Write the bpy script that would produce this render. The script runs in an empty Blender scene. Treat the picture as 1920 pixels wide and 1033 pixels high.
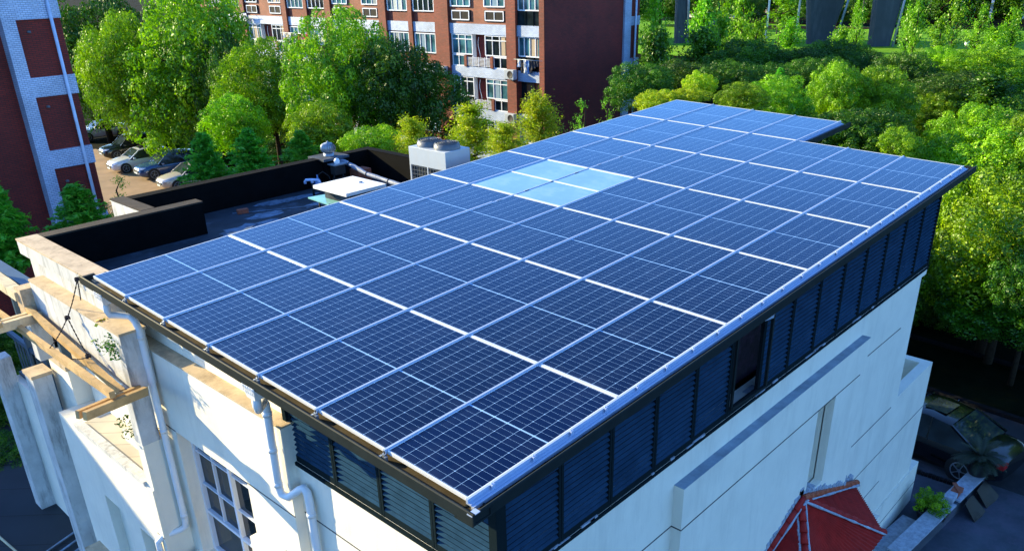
import bpy, bmesh, math, random
import numpy as np
from mathutils import Matrix, Vector
R_ = math.radians
random.seed(7)
SC = bpy.context.scene
COL = SC.collection
# ---------------------------------------------------------------- camera, sky, sun, exposure
CAM = np.array([-4.0442, -4.4491, 4.3101])
ROT = np.array([[0.68102882, -0.73187767, -0.02355454],
                [-0.32603849, -0.27426975, -0.90469609],
                [0.65566657, 0.62380380, -0.42540589]])      # rows: right, down, forward
FPX, PX, PY = 1524.95, 960.0, 650.0                           # focal length and optical axis for a 1920x1033 picture
cd = bpy.data.cameras.new('camera'); cam = bpy.data.objects.new('camera', cd); COL.objects.link(cam)
m = Matrix.Identity(4)
for i in range(3):
    m[i][0] = ROT[0][i]; m[i][1] = -ROT[1][i]; m[i][2] = -ROT[2][i]; m[i][3] = CAM[i]
cam.matrix_world = m
cd.sensor_fit = 'HORIZONTAL'; cd.sensor_width = 36; cd.lens = FPX / 1920 * 36
cd.shift_y = (PY - 516.5) / 1920; cd.clip_start = 0.1; cd.clip_end = 2000
SC.camera = cam
SUN_TO = Vector((-0.33, 0.93, 0.335)).normalized()             # direction towards the low sun
EL = math.asin(SUN_TO.z); AZ = math.atan2(SUN_TO.x, SUN_TO.y)
W = bpy.data.worlds.new('World'); SC.world = W; W.use_nodes = True
nt = W.node_tree; bg = nt.nodes['Background']
sky = nt.nodes.new('ShaderNodeTexSky'); sky.sky_type = 'NISHITA'; sky.sun_disc = False
sky.sun_elevation = EL; sky.sun_rotation = AZ; sky.ozone_density = 6.0; sky.air_density = 1.0; sky.dust_density = 0.5
tint = nt.nodes.new('ShaderNodeMix'); tint.data_type = 'RGBA'; tint.blend_type = 'MULTIPLY'; tint.inputs['Factor'].default_value = 1; tint.inputs['B'].default_value = (.82, .98, 1.14, 1)
nt.links.new(sky.outputs[0], tint.inputs['A']); nt.links.new(tint.outputs['Result'], bg.inputs[0]); bg.inputs[1].default_value = 0.148
sd = bpy.data.lights.new('sun', 'SUN'); sd.energy = 4.6; sd.angle = R_(0.5); sd.color = (1.0, 0.83, 0.46)
sun = bpy.data.objects.new('sun', sd); COL.objects.link(sun)
sun.rotation_euler = SUN_TO.to_track_quat('Z', 'Y').to_euler(); sun.location = (-30, 60, 40)
vs = SC.view_settings; vs.view_transform = 'Standard'; vs.look = 'None'; vs.exposure = 1.6; vs.gamma = 1.0

def ray(px, py):
    return ROT.T @ np.array([(px - PX) / FPX, (py - PY) / FPX, 1.0])
def at(px, py, depth):                                        # the point at this camera depth behind a photo pixel
    return CAM + ray(px, py) * depth
G0 = -8.5
def ground(x, y):
    t = min(max((x - 34) / 46, 0), 1); t = t * t * (3 - 2 * t)
    return G0 + 4.2 * t
SX, SY, ROW, PCOL = 0.03765, 0.02868, 2.27446, 1.15            # roof plane slopes and panel pitch
def zp(x, y): return SX * x + SY * y

# ---------------------------------------------------------------- helpers
def tag(o, label=None, cat=None, group=None, kind=None):
    if label: o['label'] = label
    if cat: o['category'] = cat
    if group: o['group'] = group
    if kind: o['kind'] = kind
    return o
def empty(name, loc, rz=0, label=None, cat=None, group=None):
    o = bpy.data.objects.new(name, None); COL.objects.link(o); o.empty_display_size = 0.3
    o.location = loc; o.rotation_euler = (0, 0, rz)
    return tag(o, label, cat, group)
def copy_tree(o, parent=None):
    c = o.copy(); COL.objects.link(c)
    if parent: c.parent = parent
    for ch in list(o.children): copy_tree(ch, c)
    return c
class MB:
    def __init__(s): s.v = []; s.f = []; s.m = []; s.mats = []; s.sm = []; s.rng = []
    def mi(s, mat):
        if mat not in s.mats: s.mats.append(mat)
        return s.mats.index(mat)
    def add(s, vs, fs, mat=None, smooth=False):
        b = len(s.v); s.v += [tuple(float(c) for c in p) for p in vs]; s.rng.append((b, len(s.v)))
        k = s.mi(mat) if mat else 0
        for f in fs: s.f.append([b + i for i in f]); s.m.append(k); s.sm.append(smooth)
        return s
    def box(s, x0, x1, y0, y1, z0, z1, mat=None, zf=None):
        if x0 > x1: x0, x1 = x1, x0
        if y0 > y1: y0, y1 = y1, y0
        if z0 > z1: z0, z1 = z1, z0
        c = [(x0, y0, z0), (x1, y0, z0), (x1, y1, z0), (x0, y1, z0), (x0, y0, z1), (x1, y0, z1), (x1, y1, z1), (x0, y1, z1)]
        if zf: c = [(x, y, z + zf(x, y)) for x, y, z in c]
        return s.add(c, [(3, 2, 1, 0), (4, 5, 6, 7), (0, 1, 5, 4), (1, 2, 6, 5), (2, 3, 7, 6), (3, 0, 4, 7)], mat)
    def beam(s, a, b, w, h, mat=None, up=(0, 0, 1)):            # square bar from a to b
        a = Vector(a); b = Vector(b); d = (b - a).normalized(); u = Vector(up)
        if abs(d.dot(u)) > .95: u = Vector((1, 0, 0))
        sd_ = d.cross(u).normalized(); u = sd_.cross(d)
        c = []
        for p in (a, b):
            for i, j in ((-1, -1), (1, -1), (1, 1), (-1, 1)): c.append(p + sd_ * (i * w / 2) + u * (j * h / 2))
        return s.add(c, [(3, 2, 1, 0), (4, 5, 6, 7), (0, 1, 5, 4), (1, 2, 6, 5), (2, 3, 7, 6), (3, 0, 4, 7)], mat)
    def tube(s, path, r, n=10, mat=None, caps=True, smooth=True):
        P = [Vector(p) for p in path]; rs = r if isinstance(r, (list, tuple)) else [r] * len(P)
        vs = []; prev = None
        for i, p in enumerate(P):
            d = (P[min(i + 1, len(P) - 1)] - P[max(i - 1, 0)]).normalized()
            if prev is None:
                u = Vector((0, 0, 1)) if abs(d.z) < .9 else Vector((1, 0, 0))
                u = (u - d * u.dot(d)).normalized()
            else:
                u = (prev - d * prev.dot(d)).normalized()
            prev = u; w = d.cross(u)
            for k in range(n):
                a = 2 * math.pi * k / n; vs.append(p + (u * math.cos(a) + w * math.sin(a)) * rs[i])
        fs = [(i * n + k, i * n + (k + 1) % n, (i + 1) * n + (k + 1) % n, (i + 1) * n + k) for i in range(len(P) - 1) for k in range(n)]
        s.add(vs, fs, mat, smooth)
        if caps:
            b = len(s.v) - len(vs); k = s.mi(mat) if mat else 0
            s.f.append([b + i for i in range(n)][::-1]); s.m.append(k); s.sm.append(False)
            s.f.append([b + (len(P) - 1) * n + i for i in range(n)]); s.m.append(k); s.sm.append(False)
        return s
    def lathe(s, c, prof, n=16, mat=None, smooth=True):
        vs = []; c = Vector(c)
        for r, z in prof:
            for k in range(n):
                a = 2 * math.pi * k / n; vs.append(c + Vector((r * math.cos(a), r * math.sin(a), z)))
        fs = [(i * n + k, i * n + (k + 1) % n, (i + 1) * n + (k + 1) % n, (i + 1) * n + k) for i in range(len(prof) - 1) for k in range(n)]
        return s.add(vs, fs, mat, smooth)
    def extr(s, prof, path, mat=None, closed=True):              # profile of 3D points per station
        n = len(prof[0]); vs = [p for st in prof for p in st]
        rng = range(n) if closed else range(n - 1)
        fs = [(i * n + k, i * n + (k + 1) % n, (i + 1) * n + (k + 1) % n, (i + 1) * n + k) for i in range(len(prof) - 1) for k in rng]
        s.add(vs, fs, mat)
        if closed:
            b = len(s.v) - len(vs); k = s.mi(mat) if mat else 0
            s.f.append([b + i for i in range(n)][::-1]); s.m.append(k); s.sm.append(False)
            s.f.append([b + (len(prof) - 1) * n + i for i in range(n)]); s.m.append(k); s.sm.append(False)
        return s
    def build(s, name, mat=None, parent=None, loc=None, bevel=0, recalc=False):
        me = bpy.data.meshes.new(name); me.from_pydata(s.v, [], s.f)
        mats = s.mats if s.mats else [mat]
        for mm in mats: me.materials.append(mm)
        me.polygons.foreach_set('material_index', s.m); me.polygons.foreach_set('use_smooth', s.sm)
        if recalc:
            bm = bmesh.new(); bm.from_mesh(me); bmesh.ops.recalc_face_normals(bm, faces=bm.faces); bm.to_mesh(me); bm.free()
        me.update()
        o = bpy.data.objects.new(name, me); COL.objects.link(o)
        if parent: o.parent = parent
        if loc is not None: o.location = loc
        if bevel:
            bv = o.modifiers.new('bevel', 'BEVEL'); bv.width = bevel; bv.segments = 2; bv.limit_method = 'ANGLE'
        return o
def each(mb, name, mat, parent, loc):
    comp = {}
    for f, mi_, sm in zip(mb.f, mb.m, mb.sm):
        k = next(i for i, (a, c) in enumerate(mb.rng) if a <= f[0] < c); comp.setdefault(k, []).append((f, sm))
    for k, fl in comp.items():
        a, c = mb.rng[k]; q = MB(); q.add(mb.v[a:c], []); 
        for f, sm in fl: q.f.append([i - a for i in f]); q.m.append(0); q.sm.append(sm)
        q.build(name, mat, parent, loc)
def struct(name, mb, mat=None):
    return tag(mb.build(name, mat), kind='structure')

# ---------------------------------------------------------------- materials
def newmat(name):
    mt = bpy.data.materials.new(name); mt.use_nodes = True
    return mt, mt.node_tree, mt.node_tree.nodes['Principled BSDF']
def plain(name, col, rough=.6, metal=0, var=.12, scale=3.0, bump=0, bscale=60, spec=.5, stain=None, sscale=1.0, samt=.5, streak=False):
    mt, t, b = newmat(name); N = t.nodes.new; L = t.links.new
    b.inputs['Roughness'].default_value = rough; b.inputs['Metallic'].default_value = metal
    b.inputs['Specular IOR Level'].default_value = spec
    tc = N('ShaderNodeTexCoord'); nz = N('ShaderNodeTexNoise'); nz.inputs['Scale'].default_value = scale; nz.inputs['Detail'].default_value = 6
    nz.inputs['Roughness'].default_value = .65
    L(tc.outputs['Object'], nz.inputs['Vector'])
    rp = N('ShaderNodeValToRGB'); rp.color_ramp.elements[0].position = .3; rp.color_ramp.elements[1].position = .7
    c = Vector(col)
    rp.color_ramp.elements[0].color = (*(c * (1 - var)), 1); rp.color_ramp.elements[1].color = (*[min(v, .95) for v in c * (1 + var)], 1)
    L(nz.outputs['Fac'], rp.inputs[0]); out = rp.outputs[0]
    if stain:
        mp = N('ShaderNodeMapping'); mp.inputs['Scale'].default_value = (2.2, 2.2, .35) if streak else (1, 1, 1)
        L(tc.outputs['Object'], mp.inputs[0])
        n2 = N('ShaderNodeTexNoise'); n2.inputs['Scale'].default_value = sscale; n2.inputs['Detail'].default_value = 8; n2.inputs['Roughness'].default_value = .75
        L(mp.outputs[0], n2.inputs['Vector'])
        r2 = N('ShaderNodeValToRGB'); r2.color_ramp.elements[0].position = .5; r2.color_ramp.elements[1].position = .72
        r2.color_ramp.elements[0].color = (0, 0, 0, 1); r2.color_ramp.elements[1].color = (samt, samt, samt, 1)
        L(n2.outputs['Fac'], r2.inputs[0])
        mx = N('ShaderNodeMix'); mx.data_type = 'RGBA'; mx.inputs['B'].default_value = (*stain, 1)
        L(r2.outputs[0], mx.inputs['Factor']); L(out, mx.inputs['A']); out = mx.outputs['Result']
    L(out, b.inputs['Base Color'])
    if bump:
        n3 = N('ShaderNodeTexNoise'); n3.inputs['Scale'].default_value = bscale; n3.inputs['Detail'].default_value = 4
        L(tc.outputs['Object'], n3.inputs['Vector'])
        bp = N('ShaderNodeBump'); bp.inputs['Strength'].default_value = bump; bp.inputs['Distance'].default_value = .01
        L(n3.outputs['Fac'], bp.inputs['Height']); L(bp.outputs[0], b.inputs['Normal'])
    return mt
def bricks(name, c1, c2, mortar, bw, bh, msize=.012, rough=.8, gen='xz', bump=.3):
    mt, t, b = newmat(name); N = t.nodes.new; L = t.links.new
    b.inputs['Roughness'].default_value = rough
    tc = N('ShaderNodeTexCoord'); sp = N('ShaderNodeSeparateXYZ'); L(tc.outputs['Object'], sp.inputs[0])
    ad = N('ShaderNodeMath'); L(sp.outputs['X'], ad.inputs[0]); L(sp.outputs['Y'], ad.inputs[1])
    cb = N('ShaderNodeCombineXYZ'); L(ad.outputs[0], cb.inputs['X']); L(sp.outputs['Z'], cb.inputs['Y'])
    br = N('ShaderNodeTexBrick'); L(cb.outputs[0], br.inputs['Vector'])
    br.inputs['Color1'].default_value = (*c1, 1); br.inputs['Color2'].default_value = (*c2, 1); br.inputs['Mortar'].default_value = (*mortar, 1)
    br.inputs['Scale'].default_value = 1; br.inputs['Brick Width'].default_value = bw; br.inputs['Row Height'].default_value = bh
    br.inputs['Mortar Size'].default_value = msize; br.inputs['Mortar Smooth'].default_value = .2
    nz = N('ShaderNodeTexNoise'); nz.inputs['Scale'].default_value = .8; nz.inputs['Detail'].default_value = 7; L(tc.outputs['Object'], nz.inputs['Vector'])
    mr = N('ShaderNodeMapRange'); mr.inputs['From Min'].default_value = .3; mr.inputs['From Max'].default_value = .7
    mr.inputs['To Min'].default_value = .72; mr.inputs['To Max'].default_value = 1.15; L(nz.outputs['Fac'], mr.inputs['Value'])
    mx = N('ShaderNodeMix'); mx.data_type = 'RGBA'; mx.blend_type = 'MULTIPLY'; mx.inputs['Factor'].default_value = 1
    L(br.outputs['Color'], mx.inputs['A']); L(mr.outputs[0], mx.inputs['B']); L(mx.outputs['Result'], b.inputs['Base Color'])
    bp = N('ShaderNodeBump'); bp.inputs['Strength'].default_value = bump; bp.inputs['Distance'].default_value = .01; bp.invert = True
    L(br.outputs['Fac'], bp.inputs['Height']); L(bp.outputs[0], b.inputs['Normal'])
    return mt
def leafmat(name, c1, c2, c3, trans=.35):
    mt, t, b = newmat(name); N = t.nodes.new; L = t.links.new
    t.nodes.remove(b); out = t.nodes['Material Output']
    at_ = N('ShaderNodeAttribute'); at_.attribute_name = 'tint'
    oi = N('ShaderNodeObjectInfo')
    rp = N('ShaderNodeValToRGB'); e = rp.color_ramp.elements; e[0].color = (*c1, 1); e[1].color = (*c3, 1)
    em = e.new(.5); em.color = (*c2, 1)
    L(at_.outputs['Fac'], rp.inputs[0])
    hs = N('ShaderNodeHueSaturation')
    mh = N('ShaderNodeMapRange'); mh.inputs['To Min'].default_value = .485; mh.inputs['To Max'].default_value = .51; L(oi.outputs['Random'], mh.inputs['Value'])
    mv = N('ShaderNodeMapRange'); mv.inputs['To Min'].default_value = .8; mv.inputs['To Max'].default_value = 1.2; L(oi.outputs['Random'], mv.inputs['Value'])
    L(mh.outputs[0], hs.inputs['Hue']); L(mv.outputs[0], hs.inputs['Value']); L(rp.outputs[0], hs.inputs['Color'])
    df = N('ShaderNodeBsdfDiffuse'); tr = N('ShaderNodeBsdfTranslucent'); gl = N('ShaderNodeBsdfGlossy'); gl.inputs['Roughness'].default_value = .45
    gl.inputs['Color'].default_value = (.8, .85, .8, 1)
    L(hs.outputs[0], df.inputs['Color'])
    tg = N('ShaderNodeMix'); tg.data_type = 'RGBA'; tg.blend_type = 'MULTIPLY'; tg.inputs['Factor'].default_value = 1
    L(hs.outputs[0], tg.inputs['A']); tg.inputs['B'].default_value = (1.15, 1.35, .4, 1); L(tg.outputs['Result'], tr.inputs['Color'])
    m1 = N('ShaderNodeMixShader'); m1.inputs[0].default_value = trans; L(df.outputs[0], m1.inputs[1]); L(tr.outputs[0], m1.inputs[2])
    m2 = N('ShaderNodeMixShader'); m2.inputs[0].default_value = .035; L(m1.outputs[0], m2.inputs[1]); L(gl.outputs[0], m2.inputs[2])
    L(m2.outputs[0], out.inputs['Surface'])
    return mt
def cellmat():
    mt, t, b = newmat('solar cells'); N = t.nodes.new; L = t.links.new
    tc = N('ShaderNodeTexCoord'); sp = N('ShaderNodeSeparateXYZ'); L(tc.outputs['Object'], sp.inputs[0])
    def M(op, a, b_=None, c=None):
        n = N('ShaderNodeMath'); n.operation = op
        for i, v in enumerate((a, b_, c)):
            if v is None: continue
            if isinstance(v, (int, float)): n.inputs[i].default_value = v
            else: L(v, n.inputs[i])
        return n.outputs[0]
    X, Y = sp.outputs['X'], sp.outputs['Y']                     # origin at panel centre; x along the length
    def grid(v, pitch, off):                                     # distance to nearest line
        return M('ABSOLUTE', M('SUBTRACT', M('MODULO', M('ADD', v, off + pitch * 100.5), pitch), pitch / 2))
    dx = grid(M('SUBTRACT', M('ABSOLUTE', X), .011), .0905, 0)   # lines along the width, mirrored about the middle bar
    dy = grid(Y, .1835, 0)
    dx2 = grid(M('SUBTRACT', M('ABSOLUTE', X), .011), .181, 0)
    lx = M('LESS_THAN', dx, .0009); ly = M('LESS_THAN', dy, .0017)
    dot = M('LESS_THAN', M('ADD', dx2, dy), .009)
    mid = M('LESS_THAN', M('ABSOLUTE', X), .007)
    endx = M('GREATER_THAN', M('ABSOLUTE', X), 1.098); endy = M('GREATER_THAN', M('ABSOLUTE', Y), .5515)
    ln = M('MAXIMUM', M('MAXIMUM', lx, ly), dot)
    ln = M('MAXIMUM', ln, mid); edge = M('MAXIMUM', endx, endy)
    nz = N('ShaderNodeTexNoise'); nz.inputs['Scale'].default_value = 1.2; nz.inputs['Detail'].default_value = 3; L(tc.outputs['Object'], nz.inputs['Vector'])
    oi = N('ShaderNodeObjectInfo')
    cr = N('ShaderNodeValToRGB'); cr.color_ramp.elements[0].color = (.0008, .0028, .018, 1); cr.color_ramp.elements[1].color = (.0010, .005, .028, 1)
    L(oi.outputs['Random'], cr.inputs[0])
    mx = N('ShaderNodeMix'); mx.data_type = 'RGBA'; L(M('MULTIPLY', ln, .95), mx.inputs['Factor']); L(cr.outputs[0], mx.inputs['A']); mx.inputs['B'].default_value = (.60, .72, .78, 1)
    m2 = N('ShaderNodeMix'); m2.data_type = 'RGBA'; L(edge, m2.inputs['Factor']); L(mx.outputs['Result'], m2.inputs['A']); m2.inputs['B'].default_value = (.006, .012, .045, 1)
    n4 = N('ShaderNodeTexNoise'); n4.inputs['Scale'].default_value = 2.6; n4.inputs['Detail'].default_value = 7; n4.noise_dimensions = '4D'
    L(tc.outputs['Object'], n4.inputs['Vector']); L(M('MULTIPLY', oi.outputs['Random'], 40), n4.inputs['W'])
    low = M('MULTIPLY', M('SMOOTH_MIN', M('MAXIMUM', M('SUBTRACT', M('MULTIPLY', X, -1), .98), 0), .14, .05), .5)
    du = M('ADD', M('MULTIPLY', M('MAXIMUM', M('SUBTRACT', n4.outputs['Fac'], .47), 0), .22), low)
    m3 = N('ShaderNodeMix'); m3.data_type = 'RGBA'; L(du, m3.inputs['Factor']); L(m2.outputs['Result'], m3.inputs['A']); m3.inputs['B'].default_value = (.20, .19, .20, 1)
    L(m3.outputs['Result'], b.inputs['Base Color'])
    mr = N('ShaderNodeMapRange'); mr.inputs['To Min'].default_value = .06; mr.inputs['To Max'].default_value = .14; L(nz.outputs['Fac'], mr.inputs['Value'])
    L(mr.outputs[0], b.inputs['Roughness']); b.inputs['IOR'].default_value = 1.22; b.inputs['Specular Tint'].default_value = (.30, .60, 1.0, 1); b.inputs['Coat Weight'].default_value = .9; b.inputs['Coat IOR'].default_value = 1.24; b.inputs['Coat Roughness'].default_value = .12; b.inputs['Coat Tint'].default_value = (.6, .8, 1, 1)
    return mt
M = {}
M['cells'] = cellmat()
M['alu'] = plain('aluminium', (.42, .50, .64), .4, .3, .05, 5)
M['seam'] = plain('seam strip', (.52, .54, .54), .5, 0, .1, 3)
M['frame'] = plain('panel frame', (.80, .80, .78), .35, .3, .05, 4)
M['stucco'] = plain('white stucco', (.80, .75, .63), .9, 0, .06, 1.2, .5, 90, .2, (.44, .41, .34), 1.1, .32, True)
M['stucco_old'] = plain('stained stucco', (.56, .56, .54), .9, 0, .14, 3.0, .7, 70, .2, (.13, .125, .11), 2.2, .85, True)
M['capstone'] = plain('weathered sunlit cap', (.52, .40, .26), .9, 0, .2, 4, .6, 50, .2, (.16, .12, .08), 2.2, .8)  # warm sunlight on the tops is put into this weathered colour
M['blackpaint'] = plain('black waterproofing', (.0035, .004, .0045), .9, 0, .3, 3, .3, 40, .05)
M['felt'] = plain('roof felt', (.026, .036, .050), .85, 0, .4, 1.3, .4, 40, .25, (.12, .17, .24), .9, .75)
M['patch'] = plain('cement patch', (.13, .19, .27), .9, 0, .4, 6, .5, 40, .2, (.014, .018, .024), 4, .9)
M['capdark'] = plain('tarred cap', (.030, .024, .020), .9, 0, .4, 3, .5, 40, .2, (.10, .065, .035), 1.2, .6)
M['louver'] = plain('dark louvre paint', (.018, .048, .088), .8, .0, .25, 4, 0, 60, 0)
M['louverframe'] = plain('dark frame paint', (.010, .017, .020), .7, 0, .1, 4, 0, 60, 0)
M['gutter'] = plain('gutter metal', (.014, .020, .021), .6, 0, .15, 5, 0, 60, .08)
M['gutterin'] = plain('brown gutter reflection', (.075, .058, .032), .5, .2, .4, 4)  # brown of a reflection in the channel put into the colour
M['dark'] = plain('black hollow fill', (.004, .004, .005), .9, 0, .1, 2)  # near-black solid fill; the darkness of unlit hollows is its colour
M['groove'] = plain('groove shade', (.05, .05, .055), .9, 0, .2, 6)
M['pvc'] = plain('white plastic pipe', (.76, .77, .78), .35, 0, .04, 4, 0, 60, .5, (.5, .45, .35), 2, .3, True)
M['winframe'] = plain('white window frame', (.70, .74, .80), .35, 0, .04, 4)
def glassmat(name, col, rough=.04, trans=0):
    mt, t, b = newmat(name); b.inputs['Base Color'].default_value = (*col, 1); b.inputs['Roughness'].default_value = rough; b.inputs['IOR'].default_value = 1.5
    b.inputs['Specular IOR Level'].default_value = .25
    nz = t.nodes.new('ShaderNodeTexNoise'); nz.inputs['Scale'].default_value = 1.3; tc = t.nodes.new('ShaderNodeTexCoord'); t.links.new(tc.outputs['Object'], nz.inputs['Vector'])
    rp = t.nodes.new('ShaderNodeValToRGB'); c = Vector(col); rp.color_ramp.elements[0].color = (*(c * .5), 1); rp.color_ramp.elements[1].color = (*(c * 1.5), 1)
    rp.color_ramp.elements[0].position = .35; rp.color_ramp.elements[1].position = .65
    t.links.new(nz.outputs['Fac'], rp.inputs[0]); t.links.new(rp.outputs[0], b.inputs['Base Color'])
    return mt
M['glass'] = glassmat('window glass', (.012, .020, .024))
M['glassteal'] = glassmat('tinted window glass', (.05, .14, .17), .05)
M['carglass'] = glassmat('car glass', (.02, .03, .035), .03)
M['skylight'] = plain('milky skylight glass', (.17, .33, .42), .06, 0, .15, .8, 0, 60, 1.0, (.34, .45, .48), 1.6, .5)
M['wood'] = plain('weathered timber', (.50, .33, .15), .8, 0, .3, 6, .5, 40, .2, (.10, .06, .03), 3, .7)
M['woodpale'] = plain('pale timber', (.62, .52, .34), .8, 0, .25, 6, .5, 40, .2, (.16, .11, .07), 3, .6)
M['shutter'] = plain('brown shutter', (.18, .075, .03), .6, 0, .2, 5)
M['tile'] = plain('clay roof tile', (.36, .009, .006), .75, 0, .3, 5, .4, 40, .4, (.10, .02, .02), 2.5, .5)
M['tileridge'] = plain('clay ridge tile', (.40, .075, .025), .55, 0, .25, 6, .4, 40, .4)
M['mortar'] = plain('roof mortar', (.34, .38, .44), .9, 0, .3, 9, .6, 40, .2)
M['brickred'] = bricks('red face brick', (.25, .019, .010), (.17, .012, .007), (.05, .014, .012), .24, .068)
M['bricklit'] = bricks('sunlit face brick', (.27, .040, .018), (.18, .024, .012), (.10, .05, .035), .24, .085, .014)  # sunlit copy of the red brick, warm light put into the tone
M['bricktan'] = bricks('pale face brick', (.36, .10, .045), (.28, .065, .03), (.18, .10, .07), .24, .085, .014)
M['tilewhite'] = bricks('white ceramic tile', (.50, .60, .76), (.38, .48, .66), (.20, .25, .36), .17, .07, .010, .45)
M['paver'] = bricks('sand paving', (.50, .32, .15), (.42, .26, .12), (.26, .16, .08), .5, .25)
M['loose_brick'] = plain('loose brick', (.30, .085, .045), .85, 0, .25, 12, .4, 60)
M['concrete'] = plain('concrete', (.06, .068, .08), .85, 0, .15, .5, .3, 30, .2, (.15, .16, .18), .4, .5, True)
M['hatch'] = plain('white hatch lid', (.80, .80, .76), .5, 0, .04, 3, 0, 60, .4, (.4, .38, .34), 2.5, .4)
M['tealglass'] = plain('teal glass lid', (.20, .46, .44), .15, 0, .2, 3)
M['acwhite'] = plain('unit casing', (.36, .41, .46), .45, 0, .04, 4, 0, 60, .5, (.42, .4, .36), 3, .3, True)
M['acgrey'] = plain('fan guard plastic', (.09, .105, .125), .4, 0, .1, 8)
M['steel'] = plain('galvanised steel', (.24, .29, .35), .45, .5, .2, 9)
M['foil'] = plain('foil wrapped duct', (.18, .22, .30), .6, .0, .2, 14, .6, 25)
M['black'] = plain('black rubber', (.012, .012, .013), .7, 0, .2, 5)
M['blue'] = plain('blue plastic', (.16, .28, .55), .4)
M['rope'] = plain('dark rope', (.022, .018, .022), .9, 0, .3, 30)
M['asphalt'] = plain('asphalt', (.018, .021, .026), .9, 0, .25, 2, .4, 60, .3, (.03, .032, .036), .5, .5)
M['patio'] = plain('patio concrete', (.055, .066, .085), .85, 0, .3, 1.5, .4, 40, .3, (.12, .10, .15), .9, .6)
M['slab'] = bricks('grey patio slabs', (.020, .028, .036), (.014, .020, .026), (.008, .009, .011), 1.6, 1.6, .03, .7)
M['kerb'] = plain('dark kerb stone', (.007, .008, .010), .9, 0, .3, 4, 0, 60, .05)
M['soil'] = plain('shaded soil and moss', (.0035, .006, .002), .95, 0, .5, .6, .6, 8, .03, (.008, .011, .004), .3, .6)  # near-black base carries the shade under the trees
M['lawn'] = plain('mown grass', (.12, .30, .010), .95, 0, .35, .8, .8, 6, .1, (.22, .32, .02), .15, .6)
M['bark'] = plain('bark', (.035, .026, .018), .95, 0, .3, 8, .7, 20, .1)
M['pot'] = plain('dark glazed pot', (.010, .009, .010), .45, 0, .3, 6)
M['leaf'] = leafmat('camphor leaves', (.05, .15, .001), (.16, .36, .001), (.32, .52, .002), .28)
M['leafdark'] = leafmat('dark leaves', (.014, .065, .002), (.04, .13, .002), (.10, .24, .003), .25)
M['leafyel'] = leafmat('yellow green leaves', (.18, .32, .004), (.33, .46, .005), (.48, .50, .006), .4)
M['leafconi'] = leafmat('feathery conifer leaves', (.05, .28, .02), (.11, .45, .04), (.20, .58, .06), .5)
M['leafair'] = leafmat('poplar leaves', (.07, .23, .003), (.14, .36, .004), (.24, .48, .006), .35)
for i, (nm, c) in enumerate({'carwhite': (.74, .75, .76), 'carblue': (.02, .075, .20), 'carsilver': (.58, .53, .46), 'cardark': (.010, .018, .020), 'carblack': (.0015, .0018, .0025), 'cargrey': (.5, .56, .62)}.items()):
    M[nm] = plain(nm.replace('car', 'car paint '), c, .22, .15, .02, 2)
    M[nm].node_tree.nodes['Principled BSDF'].inputs['Coat Weight'].default_value = .8
    M[nm].node_tree.nodes['Principled BSDF'].inputs['Coat Roughness'].default_value = .05
M['lamp'] = plain('headlamp lens', (.75, .78, .8), .1, 0, .03, 5)
M['redlamp'] = plain('tail lamp lens', (.35, .015, .015), .15, 0, .05, 5)
M['plate'] = plain('number plate', (.55, .6, .62), .5)
def cloth(n, c): return plain('cloth ' + n, c, .9, 0, .1, 8)

# ================================================================ THE SETTING: ground
def gridsheet(x0, x1, y0, y1, n, m_, zf):
    b = MB(); vs = [(x0 + (x1 - x0) * i / n, y0 + (y1 - y0) * j / m_, 0) for j in range(m_ + 1) for i in range(n + 1)]
    vs = [(x, y, zf(x, y)) for x, y, z in vs]
    fs = [(j * (n + 1) + i, j * (n + 1) + i + 1, (j + 1) * (n + 1) + i + 1, (j + 1) * (n + 1) + i) for j in range(m_) for i in range(n)]
    return b.add(vs, fs)
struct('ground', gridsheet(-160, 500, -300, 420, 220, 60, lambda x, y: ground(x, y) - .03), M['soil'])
struct('parking_lot', gridsheet(6, 21.5, 34, 66, 6, 10, lambda x, y: G0 + .004), M['paver'])
b = MB(); b.box(17.2, 25.4, -14, 9, G0 - .1, G0 + .004); struct('access_road', b, M['asphalt'])
b = MB(); b.box(12.5, 17.6, -12, 3.5, G0 - .1, G0 + .012); struct('front_patio', b, M['patio'])
b = MB()
b.beam((22.6, 9, G0 + .05), (21.2, -6, G0 + .05), .18, .16); b.beam((26.2, 9, G0 + .05), (25.0, -6, G0 + .05), .18, .16)
struct('road_kerb', b, M['kerb'])
b = MB(); b.add([(22.7, 9, G0 + .03), (21.3, -6, G0 + .03), (24.9, -6, G0 + .03), (26.1, 9, G0 + .03)], [(0, 1, 2, 3)]); struct('grass_verge', b, M['soil'])
b = MB(); b.box(-8, 1.5, 11.5, 24, -8.6, -7.25); struct('side_patio', b, M['slab'])
struct('lawn', gridsheet(72, 112, 8, 75, 10, 20, lambda x, y: ground(x, y) + .02), M['lawn'])

# ================================================================ THE VILLA UNDER THE SOLAR ROOF
villa = empty('villa', (6.5, 4, G0), label='white stucco villa whose flat roof carries the blue solar panels', cat='building')
VO = Vector(villa.location)
def vp(mb, name, mat=None, parent=None, bevel=0):
    o = mb.build(name, mat, parent or villa, bevel=bevel)
    if parent is None: o.location = -VO
    return o
ZB = -1.4
b = MB()
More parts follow.
